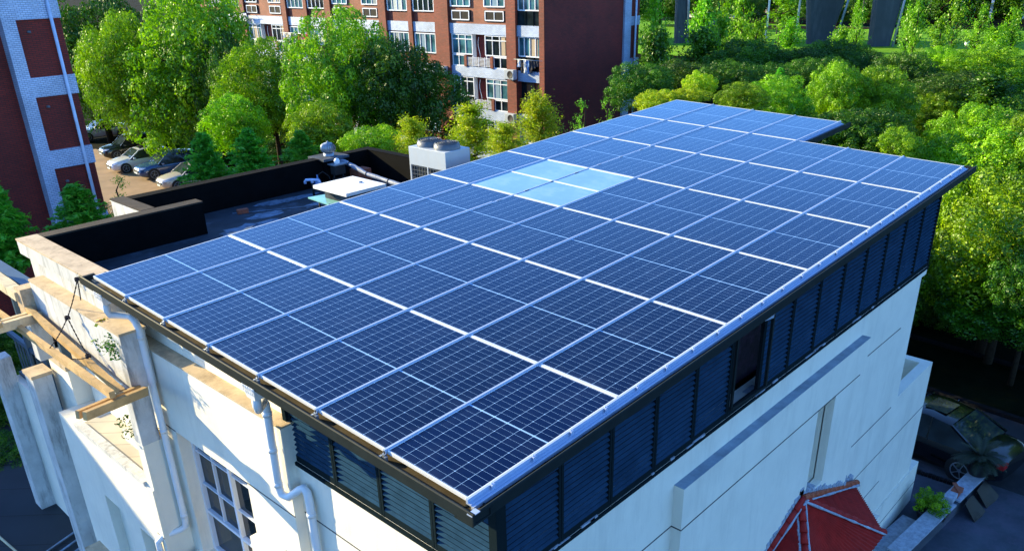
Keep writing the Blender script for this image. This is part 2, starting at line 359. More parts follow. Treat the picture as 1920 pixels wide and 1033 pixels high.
# long wall with the projecting band and the slot
b.box(.45, 7.9, .1, .4, G0, ZB); b.box(8.6, 12.72, .1, .4, G0, ZB); b.box(7.9, 8.6, .1, .4, -2.5, ZB); b.box(7.9, 8.6, .1, .4, G0, -4.25); b.box(7.8, 8.7, .38, .5, G0, ZB)
b.box(3.72, 7.9, -.05, .12, G0, -1.85); b.box(8.6, 9.85, -.05, .12, G0, -1.85); b.box(7.9, 8.6, -.05, .12, -2.5, -1.85); b.box(7.9, 8.6, -.05, .12, G0, -4.25)
b.box(12.4, 12.97, .097, .6, -1.57, ZB)
b.box(12.6, 12.72, .4, 3.6, G0, -1.5)
# side volumes at the far end
b.box(12.72, 14.94, .1, .32, G0, -4.3); b.box(14.72, 14.94, .32, 3.2, G0, -4.3); b.box(12.72, 14.72, .32, 3.2, G0, -5.1)
b.box(12.5, 15.5, .06, .2, G0, -7.3); b.box(14.94, 15.5, .2, 2.5, G0, -7.3)
# front wall, right part under the louvres and the part with the window
b.box(.45, .8, .4, 3.7, G0, ZB)
b.box(.3, .7, 3.7, 4.9, G0, -.85); b.box(.3, .7, 7.02, 7.4, G0, -.85); b.box(.3, .7, 4.9, 7.02, -2.2, -.85); b.box(.3, .7, 4.9, 7.02, G0, -4.62)
b.box(.5, .8, 3.75, 8.05, -.85, .0)
b.box(.1, .5, 4.75, 7.2, -4.78, -4.6); b.box(.12, .3, 4.1, 4.75, -3.25, -2.95); b.box(.14, .3, 4.12, 4.73, G0, -3.25)
# core volumes
b.box(12.6, 15.5, 3.6, 7.95, G0, .2)
b.box(2.5, 8.8, 8.1, 12.66, G0, -.8); b.box(.5, 2.6, 8.1, 11.2, G0, -.8)
wall = vp(b, 'wall', M['stucco'])
b = MB(); b.box(3.72, 9.85, -.052, .098, -1.85, -1.842); vp(b, 'dirty_ledge', plain('grimy ledge top', (.24, .30, .36), .9, 0, .3, 3, .4, 60))
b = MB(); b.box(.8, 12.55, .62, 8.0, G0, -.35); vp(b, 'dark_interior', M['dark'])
# balcony bay
b = MB(); X0 = -.15
b.box(X0, .15, 9.9, 10.5, G0, -3.25); b.box(X0, .15, 8.4, 9.0, G0, -3.25); b.box(X0, .15, 7.35, 7.6, G0, -3.25)
b.box(X0, .15, 7.6, 8.4, -4.5, -3.25); b.box(X0, .15, 9.0, 9.9, -4.5, -3.25); b.box(.02, .4, 7.4, 10.4, G0, -3.4)
b.box(.15, .31, 7.35, 7.6, G0, -2.4); b.box(X0 + .03, .15, 7.35, 7.6, -3.25, -2.4)
b.box(.2, .8, 11.3, 12.3, G0, -2.5); b.box(X0, .5, 10.5, 11.3, G0, -3.25)
b.box(1.15, 1.4, 7.4, 11.2, -3.3, -.6); b.box(.53, 1.2, 7.38, 7.6, -3.3, -.8); b.box(.6, 1.3, 10.5, 10.8, -3.2, -.8)
b.box(.12, .3, 11.5, 15.2, -8, -3.9)
vp(b, 'balcony_wall', M['stucco'])
b = MB(); b.box(X0 - .1, .1, 12.0, 12.45, -8, -2.75); b.box(-.2, .15, 14.9, 15.3, -8, -3.3)
each(b, 'pier', M['stucco_old'], villa, -VO)
b = MB(); b.box(X0 + .05, .28, 7.25, 10.9, -1.4, -.5); b.box(X0 + .02, .16, 7.33, 7.58, -2.4, -1.4); vp(b, 'balcony_header', M['stucco_old'])
b = MB(); b.box(X0 + .04, .3, 7.24, 10.91, -.5, -.46); b.box(.16, .84, 11.26, 12.34, -2.5, -2.4); b.box(X0 - .12, .12, 11.97, 12.48, -2.75, -2.68)
b.box(.28, .52, 3.68, 8.0, -.85, -.825); b.box(X0 - .14, .02, 10.9, 11.2, -1.15, -.62); b.box(-.45, -.1, 10.6, 11.1, -6.45, -6.2)
each(b, 'ledge_cap', M['capstone'], villa, -VO)
b = MB(); b.box(-.42, -.12, 10.62, 11.08, G0, -6.45); b.box(X0 - .13, .01, 10.92, 11.18, -2.0, -1.15); each(b, 'pier', M['stucco_old'], villa, -VO)
b = MB(); b.box(X0 + .02, 1.15, 7.6, 10.5, -3.4, -3.24); vp(b, 'balcony_floor', bricks('beige floor tiles', (.56, .50, .40), (.50, .45, .36), (.2, .18, .15), .6, .6, .01, .5))
b = MB(); b.box(X0 - .02, X0 + .14, 7.605, 10.5, -3.26, -3.18); vp(b, 'balcony_kerb', M['stucco_old'])
b = MB(); b.box(1.1, 1.16, 9.35, 10.4, -3.2, -1.15)
for k in range(24): b.beam((1.09, 9.4, -3.12 + k * .08), (1.09, 10.35, -3.12 + k * .08), .03, .06)
vp(b, 'shutter', M['shutter'])
b = MB(); b.box(1.1, 1.14, 7.8, 9.3, -3.2, -1.2); dr = vp(b, 'balcony_door', M['glass'])
b = MB()
for y in (7.8, 8.3, 8.8, 9.3): b.box(1.07, 1.13, y - .03, y + .03, -3.2, -1.2)
b.box(1.07, 1.13, 7.8, 9.3, -2.2, -2.14)
vp(b, 'door_frame', plain('blue grey door frame', (.05, .11, .18), .4), dr)
b = MB(); b.box(X0 + .05, .22, 7.62, 8.15, -2.62, -2.42); b.box(X0 + .05, .22, 7.62, 7.72, -2.42, -2.38); vp(b, 'planter_box', M['stucco'])
# railing on the far side of the bay
b = MB()
for i in range(16): b.box(.3, .33, 11.6 + i * .22, 11.62 + i * .22, -3.9, -2.9)
b.box(.27, .36, 11.5, 15.2, -2.9, -2.8); b.box(.27, .36, 11.5, 15.2, -3.9, -3.82)
b.box(.25, .4, 11.5, 11.62, -3.9, -1.2); b.box(.25, .4, 12.7, 12.8, -3.9, -1.2); b.box(.25, .4, 13.8, 13.9, -3.9, -1.2); b.box(.2, .45, 11.5, 15.2, -1.2, -1.08)
vp(b, 'railing', plain('blue grey railing', (.035, .08, .13), .45, .2))
# parapets and flat roof
b = MB(); b.box(.03, .36, 8.05, 11.45, -.14, .1); b.box(.14, .36, 8.05, 11.38, -.9, -.14); b.box(.36, 3.4, 11.18, 11.45, -.9, .1)
b.box(2.3, 2.55, 11.45, 12.65, -2, .1); b.box(2.3, 8.95, 12.65, 12.9, G0, .1); b.box(8.75, 8.95, 8.1, 12.65, G0, .1)
vp(b, 'parapet', M['stucco_old'])
b = MB(); b.box(.36, 3.402, 11.17, 11.18, -.56, .097); b.box(3.4, 3.41, 11.17, 11.45, -.56, .097); b.box(2.55, 8.75, 12.64, 12.65, -.56, .097); b.box(8.74, 8.75, 8.1, 12.64, -.56, .097)
b.box(.36, .37, 8.05, 11.17, -.56, .097); b.box(2.55, 2.56, 11.45, 12.64, -.56, .097)
b.box(2.4, 8.96, 12.63, 12.91, .1, .106); b.box(8.73, 8.96, 8.1, 12.63, .1, .106)
vp(b, 'black_lining', M['blackpaint'])
b = MB(); b.box(.02, .38, 8.04, 11.46, .1, .13); vp(b, 'parapet_cap', M['capstone']); b = MB(); b.box(.38, 3.42, 11.16, 11.46, .1, .13); vp(b, 'parapet_cap', M['capdark']); b = MB(); b.box(2.28, 2.57, 11.46, 12.9, .11, .135); vp(b, 'parapet_cap', M['capdark'])
b = MB(); b.box(.36, 8.75, 8.0, 11.18, -.8, -.55); b.box(2.55, 8.75, 11.18, 12.65, -.8, -.55); vp(b, 'flat_roof', M['felt'])
rnd = random.Random(3); b = MB()
for cx, cy, rx, ry in ((4.3, 10.75, .75, .42), (4.9, 11.45, .42, .2), (6.0, 12.15, .7, .16), (3.95, 10.2, .9, .3), (6.3, 11.3, .5, .16), (5.5, 12.3, .35, .12)):
    ring = []
    for k in range(28):
        a = 2 * math.pi * k / 28; q = 1 + rnd.uniform(-.22, .22); ring.append((cx + rx * q * math.cos(a), cy + ry * q * math.sin(a)))
    n0 = len(b.v); z = -.546 + .001 * len(b.f)
    b.add([(x, y, z) for x, y in ring], [list(range(28))])
vp(b, 'roof_patch', M['patch'])
b = MB(); b.tube([(4.5, 12.1, -.535), (5.3, 11.6, -.535), (6.2, 11.1, -.535)], .012, 6); b.beam((3.2, 10.2, -.54), (4.4, 11.0, -.54), .1, .02); vp(b, 'roof_seam', M['patch'])
# dark raised strips in place of grooves, their shade put into the colour
b = MB()
def gx(x0, x1, y, z): b.box(x0, x1, y - .002, y + .01, z - .011, z + .011)
def gy(y0, y1, x, z): b.box(x - .002, x + .01, y0, y1, z - .011, z + .011)
gx(3.72, 9.62, -.05, -2.5); gx(9.85, 12.0, .1, -2.44); gx(.45, 3.72, .1, -2.5); gx(10.2, 12.4, .1, -4.42); gx(10.78, 14.94, .1, -5.46); gx(10.6, 15.5, .06, -7.9)
gx(10.9, 12.6, .1, -6.4); b.box(3.718, 3.73, -.05, .1, -2.511, -2.489)
gy(3.7, 4.9, .3, -2.2); gy(7.02, 7.4, .3, -2.2); gy(.4, 3.7, .45, -2.2); gy(7.35, 7.6, X0, -4.2); gy(3.7, 4.1, .3, -4.4)
each(b, 'groove_strip', M['groove'], villa, -VO)
# cement bits under the louvres
b = MB(); rnd = random.Random(9)
for i in range(26):
    x = rnd.uniform(.7, 12.8); w = rnd.uniform(.05, .35); b.box(x, x + w, .085, .3, ZB - rnd.uniform(.0, .03), ZB + rnd.uniform(.005, .03))
each(b, 'cement_joint', M['mortar'], villa, -VO)
# window
wn = MB(); wn.box(.56, .58, 4.9, 7.02, -4.6, -2.2); wn = vp(wn, 'window', M['glass'])
b = MB(); x0, x1 = .49, .56
for y in (6.99, 5.88, 4.93): b.box(x0, x1, y - .032, y + .032, -4.6, -2.2)
for z in (-4.58, -3.8, -2.22): b.box(x0 + .003, x1 - .003, 4.9, 7.02, z - .028, z + .028)
for y in (6.44,): b.box(x0 + .02, x1, y - .012, y + .012, -3.8, -2.2)
for z in (-2.62, -3.25): b.box(x0 + .023, x1, 4.95, 7.0, z - .011, z + .011)
vp(b, 'window_frame', M['winframe'], wn)
# downpipes with their rain heads
def rainhead(y, px_, path, r):
    b = MB(); z = zp(0, y) - .15
    b.add([(-.13, y - .13, z + .04), (.03, y - .13, z + .04), (.03, y + .13, z + .04), (-.13, y + .13, z + .04), (-.11, y - .09, z - .14), (.02, y - .09, z - .14), (.02, y + .09, z - .14), (-.11, y + .09, z - .14)],
          [(0, 1, 5, 4), (1, 2, 6, 5), (2, 3, 7, 6), (3, 0, 4, 7), (4, 5, 6, 7)])
    for k in range(5): b.box(-.136, -.128, y - .1 + k * .05, y - .09 + k * .05, z - .06, z + .035)
    h = vp(b, 'rain_head', M['pvc'])
    b = MB(); b.tube(path, r, 14); p = vp(b, 'downpipe', M['pvc'])
    b = MB()
    for q in range(len(path) - 1):
        a, c = Vector(path[q]), Vector(path[q + 1])
        if (a - c).length > .8:
            for t in (.03, .5, .97): d = a.lerp(c, t); e = (c - a).normalized() * .03; b.tube([d - e, d + e], r * 1.12, 14)
    each(b, 'pipe_collar', M['pvc'], p, (0, 0, 0))
rainhead(7.62, .2, [(-.05, 7.62, -.02), (-.05, 7.62, -.2), (-.03, 7.6, -.27), (.08, 7.56, -.3), (.18, 7.42, -.31), (.19, 7.30, -.36), (.2, 7.24, -.5), (.2, 7.22, -3.95), (.19, 7.24, -4.08), (.12, 7.30, -4.14), (-.12, 7.44, -4.2), (-.21, 7.5, -4.3), (-.21, 7.5, -4.45), (-.21, 7.5, G0)], .052)
rainhead(3.5, .3, [(-.05, 3.5, -.14), (-.05, 3.5, -.3), (-.02, 3.54, -.38), (.1, 3.68, -.42), (.18, 3.78, -.44), (.21, 3.8, -.5), (.21, 3.8, -.6), (.21, 3.83, -1.72), (.22, 3.8, -1.84), (.26, 3.7, -1.86), (.33, 3.55, -1.72), (.36, 3.47, -1.66), (.37, 3.42, -1.72), (.37, 3.4, -1.85), (.37, 3.4, G0)], .055)
# louvre screens
def louver(axis, a0, a1, pl, ztop, open_=False):
    z0 = ZB + .0; t = .05
    P = (lambda a, d, z: (a, pl + d, z)) if axis == 'x' else (lambda a, d, z: (pl + d, a, z))
    def bx(mb, aa, bb, d0, d1, z0_, z1_, mat=None):
        p, q = P(aa, d0, z0_), P(bb, d1, z1_); mb.box(p[0], q[0], p[1], q[1], z0_, z1_, mat)
    f = MB(); bx(f, a0, a0 + .035, 0, t, z0, ztop); bx(f, a1 - .035, a1, 0, t, z0, ztop); bx(f, a0 + .035, a1 - .035, .002, t, z0, z0 + .09); bx(f, a0 + .035, a1 - .035, .002, t, ztop - .05, ztop)
    s = MB(); z = z0 + .1
    if not open_:
        while z < ztop - .06:
            vs = []
            for a in (a0 + .036, a1 - .036):
                for d, dz in ((.003, -.006), (.007, -.014), (.040, .014), (.036, .020)): vs.append(P(a, d, z + dz))
            s.add(vs, [(0, 1, 2, 3), (7, 6, 5, 4), (0, 4, 5, 1), (1, 5, 6, 2), (2, 6, 7, 3), (3, 7, 4, 0)]); z += .074
    else:
        fr = M['gutter']
        bx(s, a0 + .04, a0 + .08, -.03, .0, z0 + .1, ztop - .08, fr); bx(s, a1 - .08, a1 - .04, -.14, -.1, z0 + .2, ztop - .12, fr)
        p = MB()
        s.beam(P(a0 + .06, -.02, z0 + .12), P(a1 - .06, -.12, z0 + .2), .04, .04, fr); s.beam(P(a0 + .06, -.02, ztop - .1), P(a1 - .06, -.12, ztop - .14), .04, .06, M['alu'])
    o = vp(s, 'louver_panel' if not open_ else 'open_sash', M['louver'])
    f.build('louver_frame', M['louverframe'], o)
edges = [.55 + i * (12.97 - .55) / 14 for i in range(15)]
for i in range(14):
    louver('x', edges[i] + .004, edges[i + 1] - .004, .1, zp((edges[i] + edges[i + 1]) / 2, 0) - .17, i == 5)
edges = [.17 + i * (3.74 - .17) / 4 for i in range(5)]
for i in range(4): louver('y', edges[i] + .004, edges[i + 1] - .004, .45, zp(0, (edges[i] + edges[i + 1]) / 2) - .14)
b = MB(); b.box(.445, .55, .095, .17, ZB, -.16); b.box(.42, .5, 3.75, 3.83, ZB + .05, -.1); b.box(12.93, 12.99, .095, .17, ZB, .3)
b.box(.42, 12.99, .08, .16, ZB - .05, ZB - .002); b.box(.42, .5, .16, 3.8, ZB - .05, ZB - .002); vp(b, 'louver_post', M['louverframe'])
b = MB(); b.box(.58, 12.9, .5, .52, ZB, -.3); b.box(.6, .62, .5, 3.7, ZB, -.3); vp(b, 'backing_sheet', plain('purple reflection specks', (.010, .006, .016), .6, 0, .9, 9, .5, 20, .4, (.06, .025, .065), 7, .9))  # purple specks in the backing colour stand for reflections between the slats
b = MB(); b.box(12.95, 12.98, .17, 3.5, ZB, .3); vp(b, 'end_screen', M['louver'])
# roof deck and gutters
b = MB(); b.box(.13, 13.6, .0, 8.04, -.19, -.12, zf=zp); b.box(13.6, 15.85, 3.48, 8.04, -.19, -.12, zf=zp); vp(b, 'roof_deck', M['louverframe'])
pf = [(-.118, -.015), (-.108, -.005), (-.088, -.015), (-.088, -.115), (.10, -.115), (.10, -.05), (.12, -.05), (.12, -.135), (-.118, -.135)]
b = MB(); b.extr([[(a, y, z + zp(0, y)) for a, z in pf] for y in (-.19, 8.25)], None, closed=True); b.box(-.087, .1, 8.2, 8.25, -.115, -.03, zf=zp); vp(b, 'front_gutter', M['gutter'])
b = MB(); b.box(-.086, .098, -.15, 8.2, -.114, -.109, zf=zp); vp(b, 'gutter_floor', M['gutterin'])
pg = [(-.178, -.035), (-.168, -.025), (-.148, -.035), (-.148, -.135), (.03, -.135), (.03, -.1), (.05, -.1), (.05, -.15), (-.178, -.15)]
b = MB(); b.extr([[(x, a, z + zp(x, 0)) for a, z in pg] for x in (-.119, 13.88)], None, closed=True); b.box(13.84, 13.88, -.15, .03, -.135, -.05, zf=zp); vp(b, 'side_gutter', M['gutter'])
b = MB(); b.extr([[(x, 3.45 + a, z + zp(x, 3.45)) for a, z in pg] for x in (13.72, 16.1)], None, closed=True); vp(b, 'rear_gutter', M['gutter'])
b = MB(); b.box(-.125, -.02, -.185, -.12, -.028, -.02, zf=zp); vp(b, 'gutter_clip', M['alu'])
# porch roof: half a hipped bay in red tiles
b = MB(); A = Vector((7.7, -.06, -4.2)); ring = [Vector(p) for p in ((10.7, .04, -5.5), (9.5, -1.0, -5.5), (6.3, -1.05, -5.5), (4.7, .04, -5.5))]
for i in range(3):
    p, q = ring[i], ring[i + 1]; n = 26; vs = []; d = (q - p); nrm = (p - A).cross(q - A).normalized()
    if nrm.z < 0: nrm = -nrm
    rows = 9
    for r in range(rows + 1):
        for step in (0, 1):
            t = (r + step * .96) / rows if r < rows else 1
            for k in range(n * 4 + 1):
                s = k / (n * 4); base = A.lerp(p.lerp(q, s), max(t, .02)); wv = math.sin(s * n * 2 * math.pi) * .016 * min(1, t * 2)
                vs.append(base + nrm * (wv + (.03 if step == 0 else .045)))
            if r == rows: break
    w = n * 4 + 1; lv = len(vs) // w
    b.add(vs, [(j * w + k, j * w + k + 1, (j + 1) * w + k + 1, (j + 1) * w + k) for j in range(lv - 1) for k in range(w - 1)], M['tile'], True)
pr_ = vp(b, 'porch_roof')
b = MB()
for p in (ring[1], ring[2]):
    d = p - A; L_ = d.length; nseg = 11
    for k in range(nseg):
        a, c = A + d * (k / nseg), A + d * ((k + 1.12) / nseg); up = Vector((0, 0, .07)); b.tube([a + up * .8, c + up], [.055, .07], 10, M['tile'])
for p, k0 in ((ring[0], 0), (ring[3], 0)):
    d = p - A; nseg = 12; off = Vector((0, -.04, .09))
    for k in range(nseg): b.tube([A + d * (k / nseg) + off, A + d * ((k + 1.12) / nseg) + off], [.055, .068], 10, M['tileridge'] if p is ring[0] else M['tile'])
b.build('ridge_tile', None, pr_)
b = MB(); rnd = random.Random(4)
for p in ring:
    d = p - A; sd_ = d.cross(Vector((0, 0, 1))).normalized()
    for sgn in ((-1, 1) if p in (ring[1], ring[2]) else (1,)):
        path = []; rr = []
        for k in range(18):
            q = A + d * (k / 17) + sd_ * sgn * (.075 if p in (ring[1], ring[2]) else (.08 if p is ring[0] else -.08)) + Vector((0, -.02 if p in (ring[0], ring[3]) else 0, .055)); path.append(q); rr.append(rnd.uniform(.014, .032))
        b.tube(path, rr, 6)
for p in (ring[0], ring[3]):
    d = p - A
    for k in range(30):
        q = A + d * (k / 30); b.box(q.x - .06, q.x + .06, -.07 if q.x < 9.85 else .06, .1, q.z + .05, q.z + .17 + rnd.uniform(0, .09))
b.build('mortar_joint', M['mortar'], pr_)
b = MB(); b.box(5.2, 10.2, -.7, 0, G0, -5.6); vp(b, 'porch_wall', M['stucco'])

# ================================================================ SOLAR ROOF: panels, skylights, mounting frame
pm = MB(); hl, hw = 2.240 / 2, 1.122 / 2
pm.add([(-hl, -hw, 0), (hl, -hw, 0), (hl, hw, 0), (-hl, hw, 0)], [(0, 1, 2, 3)])
fm = MB(); t = .012
fm.box(-hl, hl, -hw - .004, -hw + t, -.035, .003); fm.box(-hl, hl, hw - t, hw + .004, -.035, .003); fm.box(-hl - .004, -hl + t, -hw + t, hw - t, -.035, .0032); fm.box(hl - t, hl + .004, -hw + t, hw - t, -.035, .0032)
fm.box(-hl + t, hl - t, -hw + t, hw - t, -.03, -.02)
ordn = ['first', 'second', 'third', 'fourth', 'fifth', 'sixth', 'seventh']
shear = Matrix(((1, 0, 0, 0), (0, 1, 0, 0), (SX, SY, 1, 0), (0, 0, 0, 1)))
for mb in (pm, fm): mb.v = [(x, y, z + zp(x, y)) for x, y, z in mb.v]
proto = None
for v in range(7):
    for u in range(7 if v >= 3 else 6):
        if u == 3 and v in (4, 5): continue
        if proto is None:
            o = pm.build('solar_panel', M['cells']); fm.build('panel_frame', M['frame'], o); proto = o
        else: o = copy_tree(proto)
        cx, cy = (u + .5) * ROW, (v + .5) * PCOL
        o.location = (cx, cy, zp(cx, cy) - .003)
        edge = 'sunlit front gutter' if u == 0 else ''
        tag(o, 'blue solar panel, %s from the front gutter, %s lane from the louvred side' % (ordn[u], ordn[v]), 'solar panel', 'solar panels on the villa roof')
k = 0
for v in (4, 5):
    sk = empty('skylight', ((3.5) * ROW, (v + .5) * PCOL, zp(3.5 * ROW, (v + .5) * PCOL)), label='pale blue glass skylight among the panels, %s' % ('half nearer the louvred side' if v == 4 else 'half nearer the black walled flat roof'), cat='skylight', group='skylights in the solar roof')
    for h in (-1, 1):
        b = MB(); b.box(h * .02, h * (hl), -hw, hw, -.02, -.004, zf=zp); b.build('glass_pane', M['skylight'], sk)
    b = MB(); b.box(-.02, .02, -hw, hw, -.03, .004, zf=zp); b.box(-hl - .004, -hl + .02, -hw, hw, -.03, .004, zf=zp); b.box(hl - .02, hl + .004, -hw, hw, -.03, .004, zf=zp); b.build('glazing_bar', M['frame'], sk)
ms = empty('mounting_frame', (0, 0, 0), label='white aluminium rails and clamps that hold the solar panels down', cat='mounting frame')
for v in range(1, 7):
    xe = 7 * ROW if v >= 3 else 6 * ROW
    b = MB(); y = v * PCOL
    if v == 5:
        b.box(-.012, 2.75 * ROW, y - .014, y + .014, -.03, .020, zf=zp); b.box(4.95 * ROW, xe, y - .014, y + .014, -.03, .020, zf=zp); b.box(2.75 * ROW, 4.95 * ROW, y - .012, y - .003, -.03, .006, zf=zp); b.box(2.75 * ROW, 4.95 * ROW, y + .003, y + .012, -.03, .006, zf=zp)
        for i in range(7): x = 2.8 * ROW + i * .33 * ROW; b.box(x, x + .12, y - .012, y + .012, -.03, .01, zf=zp)
    else: b.box(-.012, xe, y - .012, y + .012, -.03, .018, zf=zp); b.box(-.012, xe, y - .017, y + .017, -.03, .004, zf=zp)
    b.build('rail', M['alu'], ms)
    b = MB(); b.box(-.03, .0, y - .02, y + .02, -.09, -.03, zf=zp); b.box(-.045, -.012, y - .05, y - .03, -.1, -.04, zf=zp); b.box(-.05, -.012, y + .03, y + .055, -.11, -.06, zf=zp); b.build('end_bracket', M['steel'], ms)
for u in range(1, 7):
    b = MB(); x = u * ROW
    for v in range(0 if u < 6 else 3, 7):
        b.box(x - .011, x + .011, v * PCOL + .02, (v + 1) * PCOL - .02, -.03, .004, zf=zp)
    b.build('seam_strip', M['seam'], ms)
b = MB()
for (x0, x1, y) in ((0, 6 * ROW, 0), (6 * ROW + .06, 7 * ROW, 3 * PCOL)):
    b.box(x0 - .005, x1, y - .012, y + .012, -.05, .003, zf=zp); b.box(x0 - .005, x1, y - .05, y - .012, -.05, -.035, zf=zp); b.box(x0 - .005, x1, y - .085, y - .05, -.075, -.045, zf=zp); b.box(x0 - .005, x1, y - .092, y - .085, -.075, -.034, zf=zp)
b.build('edge_rail', M['alu'], ms)
for i in range(24):
    x = .3 + i * .57; y = -.03
    if x > 13.5: break
    b = MB(); b.box(x - .02, x + .02, -.03, .004, .0, .008, zf=zp); b.box(x - .02, x + .02, -.04, -.03, -.04, .008, zf=zp); b.tube([(x, -.015, zp(x, 0) + .008), (x, -.015, zp(x, 0) + .018)], .009, 6); b.build('clamp', M['alu'], ms)

# ================================================================ THINGS ON THE FLAT ROOF
ZR = -.55
b = MB(); b.box(5.85, 6.7, 9.55, 10.45, ZR, .02); hb = vp(b, 'hatch_kerb', M['felt'])
h = empty('roof_hatch', (6.2, 10.0, ZR), label='low roof hatch with a flat white lid on the dark roof', cat='roof hatch'); hb.parent = h; hb.location = -Vector(h.location)
b = MB(); b.box(5.66, 6.72, 9.4, 10.58, .03, .1); o = b.build('lid', M['hatch'], h, -Vector(h.location)); b = MB(); b.lathe((6.45, 9.95, .1), [(.05, 0), (.05, .02), (.0, .02)], 10); b.build('lid_knob', M['steel'], h, -Vector(h.location))
h = empty('tilted_lid', (6.0, 10.3, ZR), label='tilted teal glass lid leaning beside the white roof hatch', cat='glass lid')
b = MB(); b.add([(5.65, 10.82, -.2), (5.59, 9.98, -.2), (6.3, 9.6, .12 - .3), (6.75, 10.2, -.1), (5.65, 10.82, -.23), (5.59, 9.98, -.23), (6.3, 9.6, -.21), (6.75, 10.2, -.13)], [(0, 1, 2, 3), (7, 6, 5, 4), (0, 4, 5, 1), (1, 5, 6, 2), (2, 6, 7, 3), (3, 7, 4, 0)]); b.build('pane', M['tealglass'], h, -Vector(h.location))
b = MB(); b.tube([(5.72, 10.5, ZR), (5.72, 10.5, -.22)], .02, 8); b.build('leg', M['black'], h, -Vector(h.location)); b = MB(); b.tube([(5.7, 10.05, ZR), (5.7, 10.05, -.22)], .02, 8); b.build('leg', M['black'], h, -Vector(h.location))
h = empty('vent_pipe', (6.58, 12.01, ZR), label='small roof vent pipe with a white T shaped head', cat='vent pipe')
b = MB(); b.tube([(0, 0, 0), (0, 0, .34)], .028, 10); b.build('stem', M['black'], h)
b = MB(); b.tube([(-.1, .15, .28), (-.1, .15, .33), (-.085, .13, .37), (0, 0, .38), (.085, -.13, .37), (.1, -.15, .33), (.1, -.15, .28)], .032, 10); b.tube([(0, 0, .3), (0, 0, .38)], .036, 10); b.build('head', plain('pale blue plastic pipe', (.45, .55, .78), .4), h)
h = empty('roof_turbine', (7.63, 12.75, .12), label='round finned metal turbine vent on a dark slab at the parapet', cat='turbine vent')
b = MB(); b.box(-.38, .38, -.32, .36, -.06, 0); b.build('slab', M['felt'], h, bevel=.01); b = MB(); b.box(-.3, .3, -.28, .1, -.66, -.06); b.build('chimney', M['blackpaint'], h)
b = MB(); b.lathe((0, 0, 0), [(.13, 0), (.13, .07), (.1, .07)], 18); b.build('neck', M['steel'], h)
b = MB()
for k in range(20):
    a = 2 * math.pi * k / 20; vs = []
    for j in range(8):
        ph = R_(-60 + j * 130 / 7); r = .17 * math.cos(ph) ** .6 + .02 if abs(ph) < 1.5 else .05; z = .19 + .12 * math.sin(ph)
        for da, rr in ((0, r), (.26, r * .88)): vs.append((rr * math.cos(a + da), rr * math.sin(a + da), z))
    b.add(vs, [(j * 2, j * 2 + 1, j * 2 + 3, j * 2 + 2) for j in range(7)], None, True)
b.lathe((0, 0, .28), [(.13, 0), (.1, .03), (.02, .05), (.015, .08), (0, .08)], 16)
b.build('turbine_head', M['steel'], h)
h = empty('foil_duct', (7.9, 11.6, ZR), label='pale foil wrapped duct running along the roof from the small chimney box', cat='duct')
b = MB(); pth = [(7.75, 12.6, .0), (7.78, 12.35, .0), (7.74, 11.9, -.06), (7.72, 11.4, -.16), (7.74, 10.9, -.2), (7.72, 10.3, -.24), (7.72, 9.6, -.26), (7.72, 9.0, -.26)]
P2 = []
for i in range(len(pth) - 1):
    for t in (0, .25, .5, .75): P2.append(Vector(pth[i]).lerp(Vector(pth[i + 1]), t))
rnd = random.Random(5); b.tube(P2, [.05 + rnd.uniform(-.005, .008) for _ in P2], 12); b.build('duct', M['foil'], h, -Vector(h.location))
b = MB()
for q in (6, 12, 18, 22): b.tube([P2[q], P2[q] + (P2[q + 1] - P2[q]) * .15], .06, 12)
b.build('duct_band', M['black'], h, -Vector(h.location)); b = MB()
for x, y in ((7.74, 11.6), (7.72, 10.2)): b.box(x - .05, x + .05, y - .03, y + .03, ZR, -.28)
b.build('duct_foot', M['black'], h, -Vector(h.location))
h = empty('duct_fan', (7.55, 12.3, ZR), label='small dark duct fan with brackets and a blue hose bag near the turbine vent', cat='fan box')
b = MB(); b.box(-.16, .14, -.1, .1, .3, .52); b.beam((-.2, 0, .2), (.2, 0, .2), .03, .03); b.tube([(-.14, 0, 0), (-.14, 0, .3)], .02, 6); b.tube([(.12, 0, 0), (.12, 0, .3)], .02, 6); b.build('fan_box', M['black'], h)
b = MB(); b.box(-.2, .18, -.14, .14, .53, .56); b.build('fan_lid', M['steel'], h); b = MB(); b.lathe((-.02, 0, .56), [(.07, 0), (.075, .06), (.05, .11), (0, .13)], 12); b.build('cap', M['pvc'], h)
b = MB(); b.lathe((-.55, .12, .02), [(0, 0), (.07, .03), (.09, .12), (.06, .22), (.02, .27), (.02, .34)], 10); b.build('hose_bag', M['blue'], h); b = MB(); b.tube([(-.55, .12, .34), (-.42, .06, .42), (-.3, 0, .3), (-.22, 0, .05), (-.28, -.05, .02)], .012, 6); b.build('hose', M['black'], h)
b = MB(); b.box(7.95, 8.35, 12.05, 12.4, ZR, -.22); tag(b.build('brick_stack', M['loose_brick']), 'stack of reddish bricks under the foil duct on the dark roof', 'bricks')
b = MB(); b.box(-.12, .12, -.06, .06, 0, .1); o = b.build('loose_brick', M['loose_brick'], None, (4.68, 11.98, ZR), .006); o.rotation_euler[2] = R_(-15); tag(o, 'single red brick lying on the dark flat roof', 'brick')
